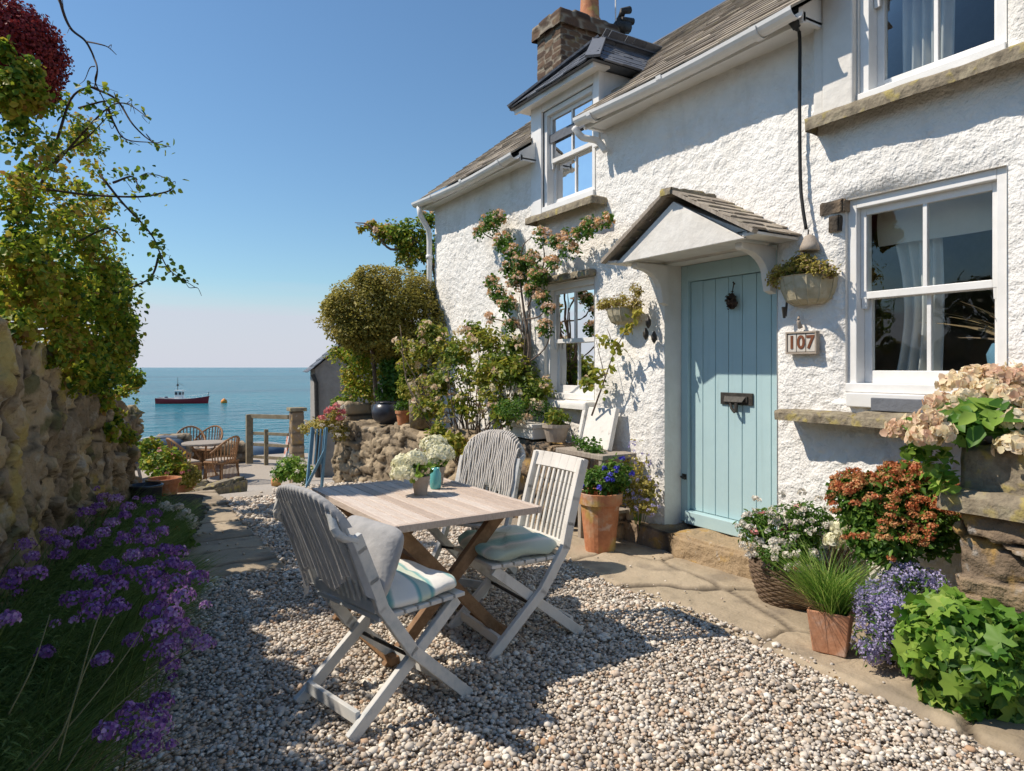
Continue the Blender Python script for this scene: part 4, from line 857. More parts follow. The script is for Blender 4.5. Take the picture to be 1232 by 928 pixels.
# stone steps with the hydrangea trough at the right
o = thing('stone_steps', 'tall stepped block of ochre stones at the right edge below the big window', 'stone block', (3.5, 1.3, 0))
stone_block('masonry', m_ledge, o, (3.84, .35, -.05), (0, 1), (-1, 0), 1.28, .47, .88, (.42, .4, .15), .016, .028, rnd=.03, offs=.03, seed=21, jitter=.34, wob=.05, jw=.08, facet=.7, crag=.03)
stone_block('slab', m_sill, o, (3.84, .30, .80), (0, 1), (-1, 0), 1.38, .53, .09, (1.9, .6, .3), .018, .02, rnd=.02, offs=.01, seed=22)
stone_block('top_block', m_sill, o, (3.83, .40, .86), (0, 1), (-1, 0), 1.24, .43, .24, (1.6, .6, .4), .018, .016, rnd=.02, offs=.005, seed=23)
# far end: sea wall, pillar
o = stone_block('sea_wall', m_garden, None, (3.1, 18.3, -1.1), (-1, 0), (0, -1), 9.5, .5, .70, (.5, .4, .2), .06, .04, rnd=.05, offs=.04, seed=25)
props(o, 'low stone sea wall crossing the end of the path', 'stone wall')
p = ZAT(208, 15.6, 0); o = stone_block('stone_bollard', m_garden, None, (p[0] + .35, p[1], -1.0), (-1, 0), (0, -1), .7, .5, .95, (.3, .3, .12), .04, .03, rnd=.05, offs=.02, seed=26); props(o, 'pale stacked stone block beside the moored rowing boat', 'stone block')
p = ZAT(357, 13.8, 0); t = thing('gate_pillar', 'pale square pillar with mossy cap at the right of the timber gate', 'pillar', (p[0], p[1], -.9))
stone_block('shaft', m_ledge, t, (p[0] + .13, p[1] - .13, -.95), (0, 1), (-1, 0), .26, .26, 1.52, (.4, .4, .22), .04, .012, rnd=.015, offs=.008, seed=27); m = MB(); m.box((p[0], p[1], .60), (.33, .33, .07)); m.build('cap', m_sill, t, bevel=.01)
# gate
p0 = ZAT(300, 16.6, 0); p1 = ZAT(346, 16.0, 0); t = thing('timber_gate', 'three-barred mossy timber gate standing open to the sea', 'gate', (p0[0], p0[1], -.9)); g0, g1 = np.array(p0[:2]), np.array(p1[:2]); gd = (g1 - g0)
def gp(f, z): return (g0[0] + gd[0] * f, g0[1] + gd[1] * f, z)
for f, zt_, ww in ((0, .32, .15), (.45, -.02, .09)): m = MB(); m.bar(gp(f, -.95), gp(f, zt_ - .02), ww, ww, up=(1, 0, 0)); m.build('post', m_gatewood, t, bevel=.008)
for z in (.26, -.15, -.42, -.72): m = MB(); m.bar(gp(-.02, z), gp(1.02, z + .02), .05, .10 if z > 0 else .07); m.build('rail', m_gatewood, t, bevel=.005)
# shed with gable
sp_ = ZAT(379, 14.5, 0); sh = thing('stone_shed', 'small grey gabled outhouse with slate roof behind the round bush by the sea', 'shed', (sp_[0], sp_[1], 0), rad(-12.5)); SW, SD = 3.0, 2.6; zE, zA = 1.42, 2.75
m = MB(); m.prism([(0, 0, -1), (SW, 0, -1), (SW, 0, zE), (SW / 2, 0, zA), (0, 0, zE)], (0, SD, 0))
m_shed = M('grey_roughcast', [(.24, .22, .20), (.34, .32, .29)], scale=5, rough=.95, bump=(.02, 14)); m.build('wall', m_shed, sh, world=False)
for s in (1, -1):
    up = np.array([s * SW / 2, 0, zA - zE]); n_ = np.array([-s * (zA - zE), 0, SW / 2]); x = 0 if s > 0 else SW
    o = slates('roof', sh, (x - s * .15, -.1, zE - .09), (x - s * .15, SD + .1, zE - .09), up, n_, np.linalg.norm(up) * .98, m_slateg, wd=.3, course=.2, lift=.012, seed=4); o.data.transform(Matrix.Translation(tuple(wloc(sh))))
m = MB(); m.tube([(-.05, -.04, zE - .12), (.02, -.05, zE - .3), (.06, -.05, -.9)], .045, 8); m.build('drainpipe', m_iron, sh, world=False)

# ============================================================ BOATS, BUOY
def boat(name, label, cat, px, py, length, rz, hullm, lowm, scale=1):
    Z = (EYE - SEA) * FPX / (py - HY); c = ZAT(px, Z, SEA); t = thing(name, label, cat, c, rz); L = length; B = L * .3; n = 24; V = []; F = []; prof = [(0, -.28), (.55, -.22), (.86, 0), (.97, .3), (1.0, .62)]
    for i in range(n + 1):
        u = i / n * 2 - 1; wd = B / 2 * (1 - max(0, u) ** 2.6) ** .8 * (.80 + .2 * min(1, (u + 1) * 2)) + .01; sh = .30 * L / 8 * (max(0, u) ** 2 * 1.5 + max(0, -u) ** 2 * .5)
        for a, z in prof[::-1]: V.append((-wd * a, u * L / 2 + (z * .35 * max(0, u)), z * L / 8 * 1.25 + sh * (z > 0)))
        for a, z in prof[1:]: V.append((wd * a, u * L / 2 + (z * .35 * max(0, u)), z * L / 8 * 1.25 + sh * (z > 0)))
    k = len(prof) * 2 - 1; F = [(i * k + j, i * k + j + 1, (i + 1) * k + j + 1, (i + 1) * k + j) for i in range(n) for j in range(k - 1)]; F += [tuple(range(k)), tuple(n * k + j for j in range(k))[::-1]]
    V = np.array(V); hull = nm('hull', V, F, hullm, t, world=False, smooth=False); hull.data.materials.append(lowm)
    for pl_ in hull.data.polygons: pl_.material_index = 1 if max(hull.data.vertices[v].co.z for v in pl_.vertices) < .12 * L / 8 + (.0) else 0
    dk = MB(); top = [i * k for i in range(n + 1)]; dk.add([V[i * k] * np.array([.93, .99, 1]) - np.array([0, 0, .12 * L / 8]) for i in range(n + 1)] + [V[i * k + k - 1] * np.array([.93, .99, 1]) - np.array([0, 0, .12 * L / 8]) for i in range(n + 1)], [(i, i + 1, n + 2 + i, n + 1 + i) for i in range(n)]); dk.build('deck', m_wpaint, t, world=False)
    gr = MB()
    for q in (0, k - 1): gr.tube([V[i * k + q] + [0, 0, .02] for i in range(n + 1)], .035 * L / 8, 5)
    gr.build('gunwale', m_wpaint, t, world=False); return t, V, k, n
m_hred = M('red_hull_paint', [(.30, .02, .03), (.40, .035, .045)], rough=.4); m_hwhite = M('pale_antifoul', [(.35, .42, .44), (.50, .55, .56)], rough=.5); m_orange = M('orange_buoy_plastic', [(.75, .25, .03), (.8, .3, .05)], rough=.5); m_hdk = M('slate_blue_hull', [(.06, .09, .13), (.10, .14, .19)], rough=.5)
t, V, k, n = boat('fishing_boat', 'small red-hulled fishing boat with white wheelhouse lying on the calm sea', 'boat', 220, 485.5, 8.0, rz_of(cdir(1, .12)), m_hred, m_hwhite)
m = MB(); m.box((0, -.55, 1.35), (1.2, 1.15, 1.5)); m.box((0, -.5, 2.14), (1.35, 1.35, .08)); cb_ = m.build('wheelhouse', m_wpaint, t, world=False, bevel=.04)
m = MB()
for y in (-.85, -.25): m.box((.605, y, 1.65), (.02, .4, .45)); m.box((-.605, y, 1.65), (.02, .4, .45))
m.box((0, .03, 1.65), (.9, .02, .45)); m.build('cabin_window', m_dkpot, cb_, world=False)
m = MB(); m.tube([(0, -.8, 2.1), (0, -.8, 4.3)], .05, 6, .03); m.tube([(-.5, -.8, 3.1), (.5, -.8, 3.15)], .03, 5); m.tube([(0, -.8, 3.4), (0, .2, 2.9)], .02, 5); m.box((0, -.8, 3.0), (.25, .25, .3)); m.build('mast', m_iron, t, world=False)
m = MB()
for s in (-1, 1):
    for i in range(14, 24, 3): q = V[i * k + (0 if s < 0 else k - 1)]; m.tube([q, q + [0, 0, .45]], .018, 4)
    m.tube([V[i * k + (0 if s < 0 else k - 1)] + [0, 0, .45] for i in range(14, 24)], .018, 4)
m.build('rail', m_wpaint, t, world=False)
m = MB(); m.tube([(0, 3.95, 1.2), (0, 4.1, 1.9)], .05, 6); m.build('bow_post', m_hdk, t, world=False); m = MB(); m.lathe([(.05, -.1), (.25, 0), (.25, .2), (.05, .3)], (0, -2.6, .9), 10); m.build('deck_gear', m_hdk, t, world=False)
Z = (EYE - SEA) * FPX / (485 - HY); c = ZAT(269.5, Z, SEA + .2); m = MB(); m.lathe([(.05, -.5), (.38, -.38), (.52, -.05), (.42, .30), (.15, .45), (.12, .55), (.02, .58)], c, 16); o = m.build('buoy', m_orange, smooth=True); props(o, 'round orange mooring buoy floating right of the red boat', 'buoy')
# upturned rowing boats on the quay at the left
def dinghy(px, Z, z, rz, L, matl, label):
    c = ZAT(px, Z, z); t = thing('rowing_boat', label, 'boat', c, rz, 'small boats drawn up by the sea wall'); V = []; n = 14; k = 9
    for i in range(n + 1):
        u = i / n * 2 - 1; wd = L * .2 * (1 - abs(u) ** 2.5 * (.98 if u > 0 else .35)) + .02
        for j in range(k): q = math.pi * j / (k - 1); V.append((wd * math.cos(q), u * L / 2, .0 + .42 * math.sin(q) ** .7 * (1 - .25 * u * u)))
    F = [(i * k + j, i * k + j + 1, (i + 1) * k + j + 1, (i + 1) * k + j) for i in range(n) for j in range(k - 1)] + [tuple(range(k)), tuple(n * k + j for j in range(k))[::-1]]
    nm('hull', V, F, matl, t, world=False, smooth=True); m = MB(); m.tube([np.array(V[i * k + k // 2]) + [0, 0, .02] for i in range(n + 1)], .035, 5); m.build('keel', m_wpaint, t, world=False)
dinghy(184, 14.6, -.50, rz_of(cdir(.3, 1)), 1.9, m_hdk, 'dark upturned rowing boat on the left above the potted shrubs')
c = ZAT(186, 14.6, 0)
for k_, lb_ in ((-.7, 'nearer of the two grey trestles under the dark rowing boat'), (.7, 'farther of the two grey trestles under the dark rowing boat')): m = MB(); q = cdir(.3, 1) * k_; m.box((c[0] + q[0], c[1] + q[1], -.52), (.55, .09, .07)); m.bar((c[0] + q[0] - .2, c[1] + q[1], -.55), (c[0] + q[0] - .27, c[1] + q[1], -.9), .06, .06); m.bar((c[0] + q[0] + .2, c[1] + q[1], -.55), (c[0] + q[0] + .27, c[1] + q[1], -.9), .06, .06); props(m.build('trestle', m_oldwood), lb_, 'trestle', 'trestles under the rowing boat')
dinghy(314, 18.9, -1.08, rz_of(cdir(1, .1)), 1.4, M('faded_blue_hull', [(.05, .10, .18), (.10, .17, .25)], rough=.6), 'blue upturned rowing boat lying behind the wicker chairs on the sea wall')

# ============================================================ FAR WICKER SET
def wicker_chair(px, py, fx, fz, label, root=None):
    p = GS(px, py); p[2] = zg(p[1]); rz = rz_of(cdir(fx, fz))
    if root is not None:
        r = root.copy(); col.objects.link(r); r.location = tuple(p); r.rotation_euler = (0, 0, rz); r['label'] = label
        for ch_ in root.children: c_ = ch_.copy(); col.objects.link(c_); c_.parent = r
        return r
    t = thing('wicker_chair', label, 'chair', p, rz, 'wicker chairs near the sea'); m = MB()
    for i in range(15):
        q = math.pi * (i / 14) ; x, y = -.30 * math.cos(q), -.30 * math.sin(q) * .9 + .02; h = .62 + .32 * math.sin(q) ** 1.2
        m.tube([(x * .9, y * .9, .40), (x * 1.0, y * 1.0, .6), (x * 1.12, y * 1.18, h)], .013, 5)
    for z, s, wv in ((.42, .9, 0), (.55, .97, 0), (0, 1.12, 1)):
        m.tube([(-.30 * math.cos(q) * s, (-.30 * math.sin(q) * .9) * (s + .06 * wv) + .02, z if not wv else .62 + .32 * math.sin(q) ** 1.2) for q in np.linspace(0, math.pi, 17)], .022 if wv else .013, 6)
    m.build('backrest', m_rattan, t, world=False)
    m = MB(); m.box((0, .03, .42), (.52, .48, .05)); m.build('seat', m_rattan, t, world=False, bevel=.02)
    m = MB(); m.box((0, .03, .46), (.46, .42, .04)); m.build('seat_pad', m_clay, t, world=False, bevel=.02)
    for sx in (-1, 1):
        for sy in (-1, 1): m = MB(); m.tube([(sx * .22, .03 + sy * .19, .40), (sx * .26, .03 + sy * .23, 0)], .022, 6); m.build('leg', m_rattan, t, world=False)
    for ya_, yb_ in ((.26, .27), (-.2, -.22)):
        m = MB()
        for i in range(12): x = -.22 + .44 * i / 11; m.tube([(x, ya_, .40), (x, yb_, .1)], .008, 4)
        m.tube([(-.23, yb_, .1), (.23, yb_, .1)], .01, 4); m.build('skirt', m_rattan, t, world=False)
    return t
wc = wicker_chair(221, 583, .5, .5, 'wicker chair left of the small round table, seen from behind')
wicker_chair(268, 580, -.9, .25, 'wicker chair on the path side of the small round table', wc); wicker_chair(250, 562, -.2, -1, 'wicker chair behind the small round table, furthest right', wc); wicker_chair(228, 563, .4, -1, 'wicker chair behind the small round table, furthest left', wc)
p = GS(246, 574); p[2] = zg(p[1]); t = thing('wicker_table', 'small round pale-topped table among the wicker chairs', 'table', p); m = MB(); m.lathe([(.42, .70), (.45, .71), (.45, .74), (.43, .75), (.01, .752)], p, 24); m.build('tabletop', m_oldwood, t)
for q in (0.5, 2.6, 4.7): m = MB(); m.tube([p + [.3 * math.cos(q), .3 * math.sin(q), 0], p + [.1 * math.cos(q), .1 * math.sin(q), .4], p + [.3 * math.cos(q), .3 * math.sin(q), .70]], .022, 6); m.build('leg', m_rattan, t)

# ============================================================ PLANTING
def palm_leaves(P, N, size, lobes=5, jit=.3):
    """big lobed leaves, each a fan of folded lobes"""
    P = np.asarray(P, float); n = len(P); N = unit(N); a = unit(np.cross(N, R.normal(size=(n, 3)))); b = np.cross(N, a); s = (size * (1 + jit * R.uniform(-1, 1, n)))[:, None]; k = lobes * 2 + 1; V = [P]
    for i in range(k):
        q = math.radians(-150 + 300 * i / (k - 1)); r = (1.0 if i % 2 else .70) * (1 - .28 * abs(q) / 2.6) * R.uniform(.88, 1.1, (n, 1)); V.append(P + s * (a * math.cos(q) * r + b * math.sin(q) * r * .9) + N * s * ((.10 if i % 2 == 0 else -.06) + .06 * R.normal(size=(n, 1))))
    V = np.stack(V, 1).reshape(-1, 3); i = np.arange(n)[:, None] * (k + 1); F = np.concatenate([i + np.array([[0, q, q + 1]]) for q in range(1, k)]); return V, F, np.repeat(np.clip(R.normal(.5, .25, n), 0, 1), k + 1)
def E(px, py, Z, rx, rz=None, ry=None): return (PX(px, py, Z), (rx, ry or rx, rz or rx))
def wallZ(px):
    r = (px - 616) / FPX; dx, dy = r * CT + ST, -r * ST + CT; return 1.411 / (.206 * dy - dx)
# --- flower bed soil on the left
sheet('flower_bed', np.linspace(0, 1.15, 12), np.linspace(-.5, 8.4, 50), lambda x, y: .07 * math.sin(math.pi * min(1, max(0, (x) / 1.15))) + zg(y) + .003, m_earth)
fb = bpy.data.objects['flower_bed']; vv = np.array([v.co[:] for v in fb.data.vertices]); vv[:, 0] = vv[:, 0] * .70 + (.35 - .206 * (8.55 - vv[:, 1])) + .02; fb.data.vertices.foreach_set('co', vv.ravel())

# --- purple flowers (verbena) in three clumps
hp_ = [(66, 650), (38, 670), (44, 690), (12, 702), (10, 745), (88, 720), (114, 718), (142, 705), (142, 731), (133, 680), (118, 610), (102, 616), (154, 610), (135, 629), (124, 641), (185, 618), (199, 662), (190, 695), (187, 707), (208, 678), (224, 682), (237, 695), (219, 718), (208, 738), (187, 734), (199, 723), (230, 761), (208, 773), (124, 793), (55, 784), (193, 844), (176, 896), (128, 880), (201, 782), (245, 774), (180, 665), (168, 640), (150, 650), (160, 668), (108, 655), (90, 640), (172, 690), (70, 668), (112, 736), (100, 690), (150, 620), (195, 640), (160, 860), (215, 752), (140, 600), (178, 602), (125, 598), (185, 870), (160, 770), (205, 800), (20, 690), (58, 640), (148, 690), (30, 655), (170, 628), (212, 700), (176, 650), (126, 700), (78, 655), (190, 755), (214, 665)]
def vpos(px, py):
    z = .56 if py < 760 else .36; z += random.uniform(-.05, .05); Z = (EYE - z) * FPX / (py - HY); c = ZAT(px, Z, z); return c
groups = {0: [], 1: [], 2: []}
for h in hp_:
    c = vpos(*h); groups[0 if c[1] < 3.6 else 1 if c[1] < 4.7 else 2].append(c)
vl = ['nearest clump of purple verbena at the bottom left corner of the gravel', 'middle clump of purple verbena under the rubble wall', 'farthest clump of purple verbena where the rubble wall meets the stepping path']
for gi, (y0, y1) in enumerate(((1.5, 3.5), (3.4, 4.7), (4.6, 6.6))):
    ym_ = (y0 + y1) / 2; t = thing('purple_flower_clump', vl[gi], 'flowers', (xw(ym_) + .45, ym_, 0), 0, 'clumps of purple flowers along the left wall'); n = [3800, 5200, 4600][gi]
    y = R.uniform(y0, y1, n); fx_ = R.random(n) ** .8; x = np.array([xw(v) for v in y]) + .08 + (.72 if gi < 2 else .50) * fx_; P0 = np.stack([x, y, .03 + 0 * x], 1)
    ln = (.34 + .24 * R.random(n)) * (1 - .30 * fx_) * (1.0 if gi else .85); D = np.stack([.15 + .45 * fx_ + .16 * R.normal(size=n), -.12 + .2 * R.normal(size=n), np.ones(n)], 1)
    blades(t, P0, D, ln, .006, m_lawn, 'stem_foliage', .35)
    P, N = cloud([((xw(v) + .4, v, .16), (.34, .28, .22)) for v in np.linspace(y0 + .2, y1 - .2, 4)], 9000, .2, 9, .2); V, F, T = leaves(P, N + [.1, 0, .8], .042, .16); nm('foliage', V, F, m_lawn, t, tone=T)
    stems(t, (0, 0, 0), [], .002, m_lawn) if False else None
    m = MB()
    for c in groups[gi]:
        b = np.array([c[0] - random.uniform(.10, .3), c[1] + random.uniform(.0, .2), .04]); m.tube(curve([b, (b + c) / 2 + [-.03, 0, .06], c], 4), .0035, 4, .002)
    m.build('stem', m_lawn, t, smooth=True); heads(t, groups[gi], .046, 105, .0135, m_purple, 'flower_head', .8, .9)
    ex_ = [c + R.normal(size=3) * [.05, .06, .05] for c in groups[gi][::2]]; heads(t, ex_, .02, 26, .011, m_purple, 'side_flower', .8, .9)
# dry tangle at the left corner
c = ZAT(55, 2.0, .0); t = thing('dead_grass_tuft', 'tangle of dry brown stems among the nearest purple flowers', 'dry grass', c); n = 130
q = R.uniform(0, 6.28, n); blades(t, c + np.stack([.08 * np.cos(q), .08 * np.sin(q), .05 + 0 * q], 1), np.stack([np.cos(q) * .8, np.sin(q) * .8, .9 + .5 * R.random(n)], 1), .22 + .25 * R.random(n), .004, m_dry, 'dry_stem', .8, 5)

# --- vegetation on and above the left wall
def mass(name, label, cat, cl, n, size, mat, group=None, **k):
    c = cl[0][0]; t = thing(name, label, cat, (c[0], c[1], 0), 0, group); foliage(t, cl, n, size, mat, **k); return t
def WE(px, py, off, r, rz=None): Z = wallZ(px) + off; return (PX(px, py, Z), (r, r, rz or r))
I1 = [WE(*a) for a in ((18, 330, .3, .30), (55, 345, .22, .30), (88, 335, .2, .34), (112, 372, .1, .34), (122, 412, .05, .30), (92, 415, .0, .24), (108, 455, -.05, .2), (68, 415, 0, .17), (134, 440, .05, .16), (128, 345, .2, .24), (142, 395, .1, .16), (146, 425, .1, .14), (84, 460, -.02, .14), (150, 480, 0, .13), (150, 530, -.03, .12), (140, 505, -.05, .12))]
I1 += [WE(*a) for a in ((60, 420, -.04, .13), (100, 445, -.06, .14), (118, 480, -.06, .13), (20, 395, .0, .12), (156, 455, .1, .14), (150, 390, .2, .14), (128, 520, -.06, .09))]
t = mass('hanging_ivy', 'dense green ivy spilling over the top of the rubble wall', 'climber', I1, 34000, .040, m_ivy, wr=.8, gap=.42, gs=5, shell=.35, up=.4)
I2 = [WE(*a) for a in ((12, 260, .35, .34), (45, 270, .3, .32), (82, 265, .3, .32), (108, 290, .25, .3), (16, 190, .3, .30), (52, 200, .3, .3), (84, 200, .3, .25), (112, 225, .3, .24), (34, 150, .25, .24), (70, 155, .3, .22), (98, 160, .3, .18), (120, 190, .3, .16), (132, 250, .3, .16), (128, 285, .3, .16), (60, 120, .2, .14), (20, 130, .2, .2))]
t = mass('bramble_shrub', 'tall yellow-green shrub with thin arching twigs rising above the ivy', 'shrub', I2, 21000, .036, m_ivy, wr=.8, gap=.66, gs=7, shell=.05, up=.5)
tw = MB(); br = []
def P2(pts, Z): return curve([PX(a, b, Z + .1 * math.sin(a)) for a, b in pts], 6)
tws = [[(60, 205), (100, 160), (130, 130), (152, 125), (180, 143)], [(110, 105), (140, 120), (160, 150), (182, 170), (205, 177)], [(56, 228), (110, 235), (165, 237), (192, 233), (206, 228), (207, 220), (190, 211), (170, 211)], [(120, 210), (148, 245), (170, 268), (185, 287), (194, 308), (206, 327), (235, 346)], [(192, 305), (182, 333), (160, 345), (142, 352)], [(20, 300), (60, 200), (100, 170), (130, 140)], [(130, 130), (138, 150), (152, 168), (190, 172)], [(20, 240), (60, 190), (85, 120), (110, 105), (125, 112)], [(95, 290), (130, 275), (150, 290)], [(95, 130), (125, 122), (140, 125)], [(136, 220), (160, 213), (168, 232)]]
for i, q in enumerate(tws): tw.tube(P2(q, 4.7), .009 if i not in (5, 7) else .014, 5, .0025)
for i in range(46):
    s_ = random.choice(tws[:8]); k = random.randrange(len(s_)); a, b = s_[k]; p0 = PX(a, b, 4.7); tw.tube(curve([p0, p0 + R.normal(size=3) * .025, p0 + R.normal(size=3) * .05 + [.015, 0, 0]], 3), .003, 4, .0015)
tw.build('twig', m_twig, t, smooth=True)
LP = []
for i, q in enumerate(tws):
    pp = P2(q, 4.7); cnt = [26, 14, 26, 90, 46, 30, 20, 40, 30, 20, 20][i]; LP += [pp[random.randrange(len(pp) // 6, len(pp))] + R.normal(size=3) * .03 for _ in range(cnt)]
V, F, T = leaves(LP, R.normal(size=(len(LP), 3)) + [0, -.5, .6], .042, .75); nm('twig_leaf', V, F, m_ivy, t, tone=T * .7)
# the part of the hedge left of and behind the viewer (keeps the shade and the reflections)
I3 = [((xw(y) - .35 + .15 * math.sin(y * 3), y, z), (.42, .5, .38)) for y in np.arange(-1.5, 4.5, .62) for z in (2.15,)]
mass('hedge', 'broad green hedge on top of the wall beyond the left edge of the view', 'hedge', I3, 9000, .07, m_ivyd, wr=.8, gap=.3, gs=5, shell=.3)
# bare twig from above
t = thing('bare_vine', 'bare dark vine hanging down from the top edge of the sky', 'vine', PX(100, 60, 4.5)); m = MB()
for q, r in (([(60, -60), (72, 0), (84, 33), (103, 50), (114, 72), (117, 86), (114, 104)], .011), ([(103, 50), (118, 53), (130, 57), (140, 66)], .006), ([(130, 57), (134, 54), (133, 60)], .003), ([(84, 33), (81, 40)], .003), ([(114, 80), (108, 82), (102, 96), (95, 102)], .004), ([(117, 86), (115, 100), (127, 125), (128, 140)], .006), ([(52, 20), (54, 30), (60, 40), (64, 25)], .004), ([(70, 0), (76, 12), (74, -10)], .004)): m.tube(P2(q, 4.5), r, 5, r * .35)
m.build('twig', m_twig, t, smooth=True)
# red flowering dome
t = thing('red_flower_dome', 'big drooping dome of deep red flowers at the top left corner', 'flowering shrub', PX(5, 75, 4.25)); cc_ = PX(4, 66, 4.25)
d = unit(R.normal(size=(22000, 3))); P = cc_ + d * np.array([.335, .335, .33]) * (.74 + .30 * R.random(22000) ** 1.4)[:, None] * (1 + .10 * vnoise(d * 5, 4) + .07 * vnoise(d * 14, 6))[:, None]; V, F, T = leaves(P, d + .6 * R.normal(size=d.shape), .019, .9, tone=np.clip(.45 + .3 * vnoise(d * 14, 5) + .2 * R.normal(size=len(P)), 0, 1)); nm('flower', V, F, m_red, t, tone=T)
foliage(t, [E(22, 100, 3.92, .125, .11), E(8, 118, 3.9, .12, .10), E(36, 82, 3.95, .07), E(2, 60, 3.88, .07), E(40, 118, 4.0, .1)], 1500, .04, m_ivy, gap=.2, gs=14, shell=.2)
m = MB(); m.tube(curve([PX(-30, 260, 4.5), PX(-20, 160, 4.4), PX(5, 80, 4.25)], 5), .02, 6); m.build('branch', m_twig, t)

# --- further along the left: pots and edging
def potted(name, label, cat, base, potkw, cl, n, size, mat, fl=None, group=None, potmat=None, leafkw=None):
    t = thing(name, label, cat, base, 0, group); r, h = potkw; m = MB(); m.lathe([(r * .7, 0), (r * .93, h * .82), (r * 1.05, h * .82), (r * 1.07, h), (r * .93, h), (r * .85, h * .85), (.001, h * .8)], base, 24); m.build('pot', potmat or m_terra, t)
    if cl: foliage(t, cl, n, size, mat, **(leafkw or {}))
    if fl: heads(t, *fl)
    return t
def jig(cl, k, f=.9): return [np.array(c) + unit(R.normal(size=3) * [1, 1, .7] + [0, -.2, .4]) * np.array(r) * f for c, r in cl for _ in range(k)]
b = GS(197, 604); cl = [E(196, 556, 8.9, .26, .2), E(182, 545, 9.0, .2, .2), E(210, 570, 8.8, .2, .16)]
potted('potted_shrub', 'bushy green and yellow shrub in a terracotta pot beyond the rubble wall', 'potted plant', b, (.17, .26), cl, 3200, .05, m_ivy, (jig(cl, 5), .03, 20, .025, m_pink))
b = GS(222, 598); cl = [E(222, 572, 8.9, .2, .16)]; potted('potted_shrub', 'low purplish shrub spilling towards the wicker chairs', 'potted plant', b, (.14, .18), cl, 1500, .04, m_bush)
b = GS(176, 612); m = MB(); m.lathe([(.11, 0), (.14, .08), (.15, .22), (.165, .24), (.145, .25), (.13, .16), (.01, .16)], b, 20); o = m.build('glazed_pot', m_dkpot, smooth=True); props(o, 'dark glazed empty pot at the end of the rubble wall', 'pot')
c = GS(236, 598); o = stone_block('kerb_stone', m_sill, None, (c[0] + .05, c[1] - .35, c[2] - .1), cdir(.15, 1), cdir(-1, .15), 1.0, .2, .24, (.4, .3, .4), .03, .02, rnd=.08, offs=.02, seed=51); props(o, 'grey kerb stone edging the path below the wicker chairs', 'kerb stone')
c = GS(247, 590); o = stone_block('mossy_rock', m_sill, None, (c[0] + .1, c[1], c[2] - .05), (0, 1), (-1, 0), .45, .4, .22, (.5, .5, .4), .03, .03, rnd=.1, offs=.02, seed=52); props(o, 'pale mossy rock beside the path in front of the wicker table', 'rock')
b = GP(208, 668); cl = [E(206, 640, 5.6, .17, .13), E(214, 655, 5.4, .13, .1), E(190, 625, 5.8, .15, .12)]; t = thing('white_flower_plant', 'green plant with white and pink blooms where the stepping path begins', 'flowers', b); foliage(t, cl, 1500, .045, m_fern)
heads(t, [PX(a, b_, 5.45) for a, b_ in ((205, 612), (215, 610), (224, 616), (230, 625), (199, 608), (232, 632), (217, 622))], .045, 60, .022, m_whitep, 'white_bloom'); heads(t, [PX(212, 637, 5.3), PX(208, 640, 5.3)], .025, 30, .02, leafm('orange_petal', [(.7, .12, .02), (.8, .25, .04)]), 'orange_bloom')

# --- big leafy and flowering things at the right
b = GP(1150, 858); t = thing('broad_leaved_plant', 'lush bright green plant with big lobed leaves at the foot of the stone steps', 'plant', b); cl = [E(1155, 765, 2.95, .21, .17), E(1200, 780, 2.85, .19, .17), E(1118, 785, 2.95, .12, .13), E(1175, 808, 2.8, .14, .10), E(1232, 800, 2.8, .15, .14), E(1135, 738, 3.05, .10, .09), E(1155, 835, 2.9, .16, .07), E(1210, 845, 2.85, .15, .07)]
P, N = cloud(cl, 900, 0, 5, .65); V, F, T = palm_leaves(P, N * .8 + R.normal(size=N.shape) * .5 + [-.1, -.2, .35], .062, 7, .5); nm('leaf', V, F, m_lush, t, tone=T, smooth=True); P, N = cloud(cl, 1500, 0, 5, .2); V, F, T = leaves(P, N + [0, 0, .5], .05, .7); nm('inner_leaf', V, F, m_fern, t, tone=T * .6)
stems(t, b, [p for p in P[::60]], .005, m_fern)
b = GP(1070, 805); t = thing('lilac_flower_spray', 'airy mass of tiny lilac flowers between the grass pot and the lush green plant', 'flowers', b); cl = [E(1062, 735, 3.25, .14, .15), E(1100, 702, 3.3, .15, .10), E(1052, 770, 3.2, .11, .11), E(1085, 745, 3.15, .13, .13)]
P, N = cloud(cl, 17000, .40, 14, .3); V, F, T = leaves(P, R.normal(size=P.shape), .012, .85); nm('flower', V, F, m_lilac, t, tone=T); stems(t, b, [p for p in P[::110]], .002, m_fern); foliage(t, cl, 1500, .03, m_fern, wr=.25, shell=.1)
b = GP(1003, 789, .03); t = thing('grass_pot', 'square terracotta trough of bright upright grass on the paving', 'potted plant', b, rad(20)); m = MB()
def frust(m, c, w0, w1, h, rz, d0=None, d1=None):
    d0 = d0 or w0; d1 = d1 or w1; V = []
    for ww, dd, z in ((w0, d0, 0), (w1, d1, h), (w1 - .03, d1 - .03, h), (w1 - .05, d1 - .05, h * .85)):
        for x, y in ((-1, -1), (1, -1), (1, 1), (-1, 1)): X, Y = x * ww / 2, y * dd / 2; V.append((c[0] + X * math.cos(rz) - Y * math.sin(rz), c[1] + X * math.sin(rz) + Y * math.cos(rz), c[2] + z))
    m.add(V, [(3, 2, 1, 0)] + [(i * 4 + j, i * 4 + (j + 1) % 4, i * 4 + 4 + (j + 1) % 4, i * 4 + 4 + j) for i in range(3) for j in range(4)] + [(12, 13, 14, 15)])
b2 = b + np.array([0.045, .045, 0]); frust(m, b2, .125, .165, .21, rad(25), .15, .20); m.build('pot', M('limewashed_terracotta', [(.42, .18, .09), (.52, .27, .16), (.62, .50, .42)], scale=6, rough=.85, bump=(.003, 30)), t, bevel=.006); t.rotation_euler = (0, 0, 0)
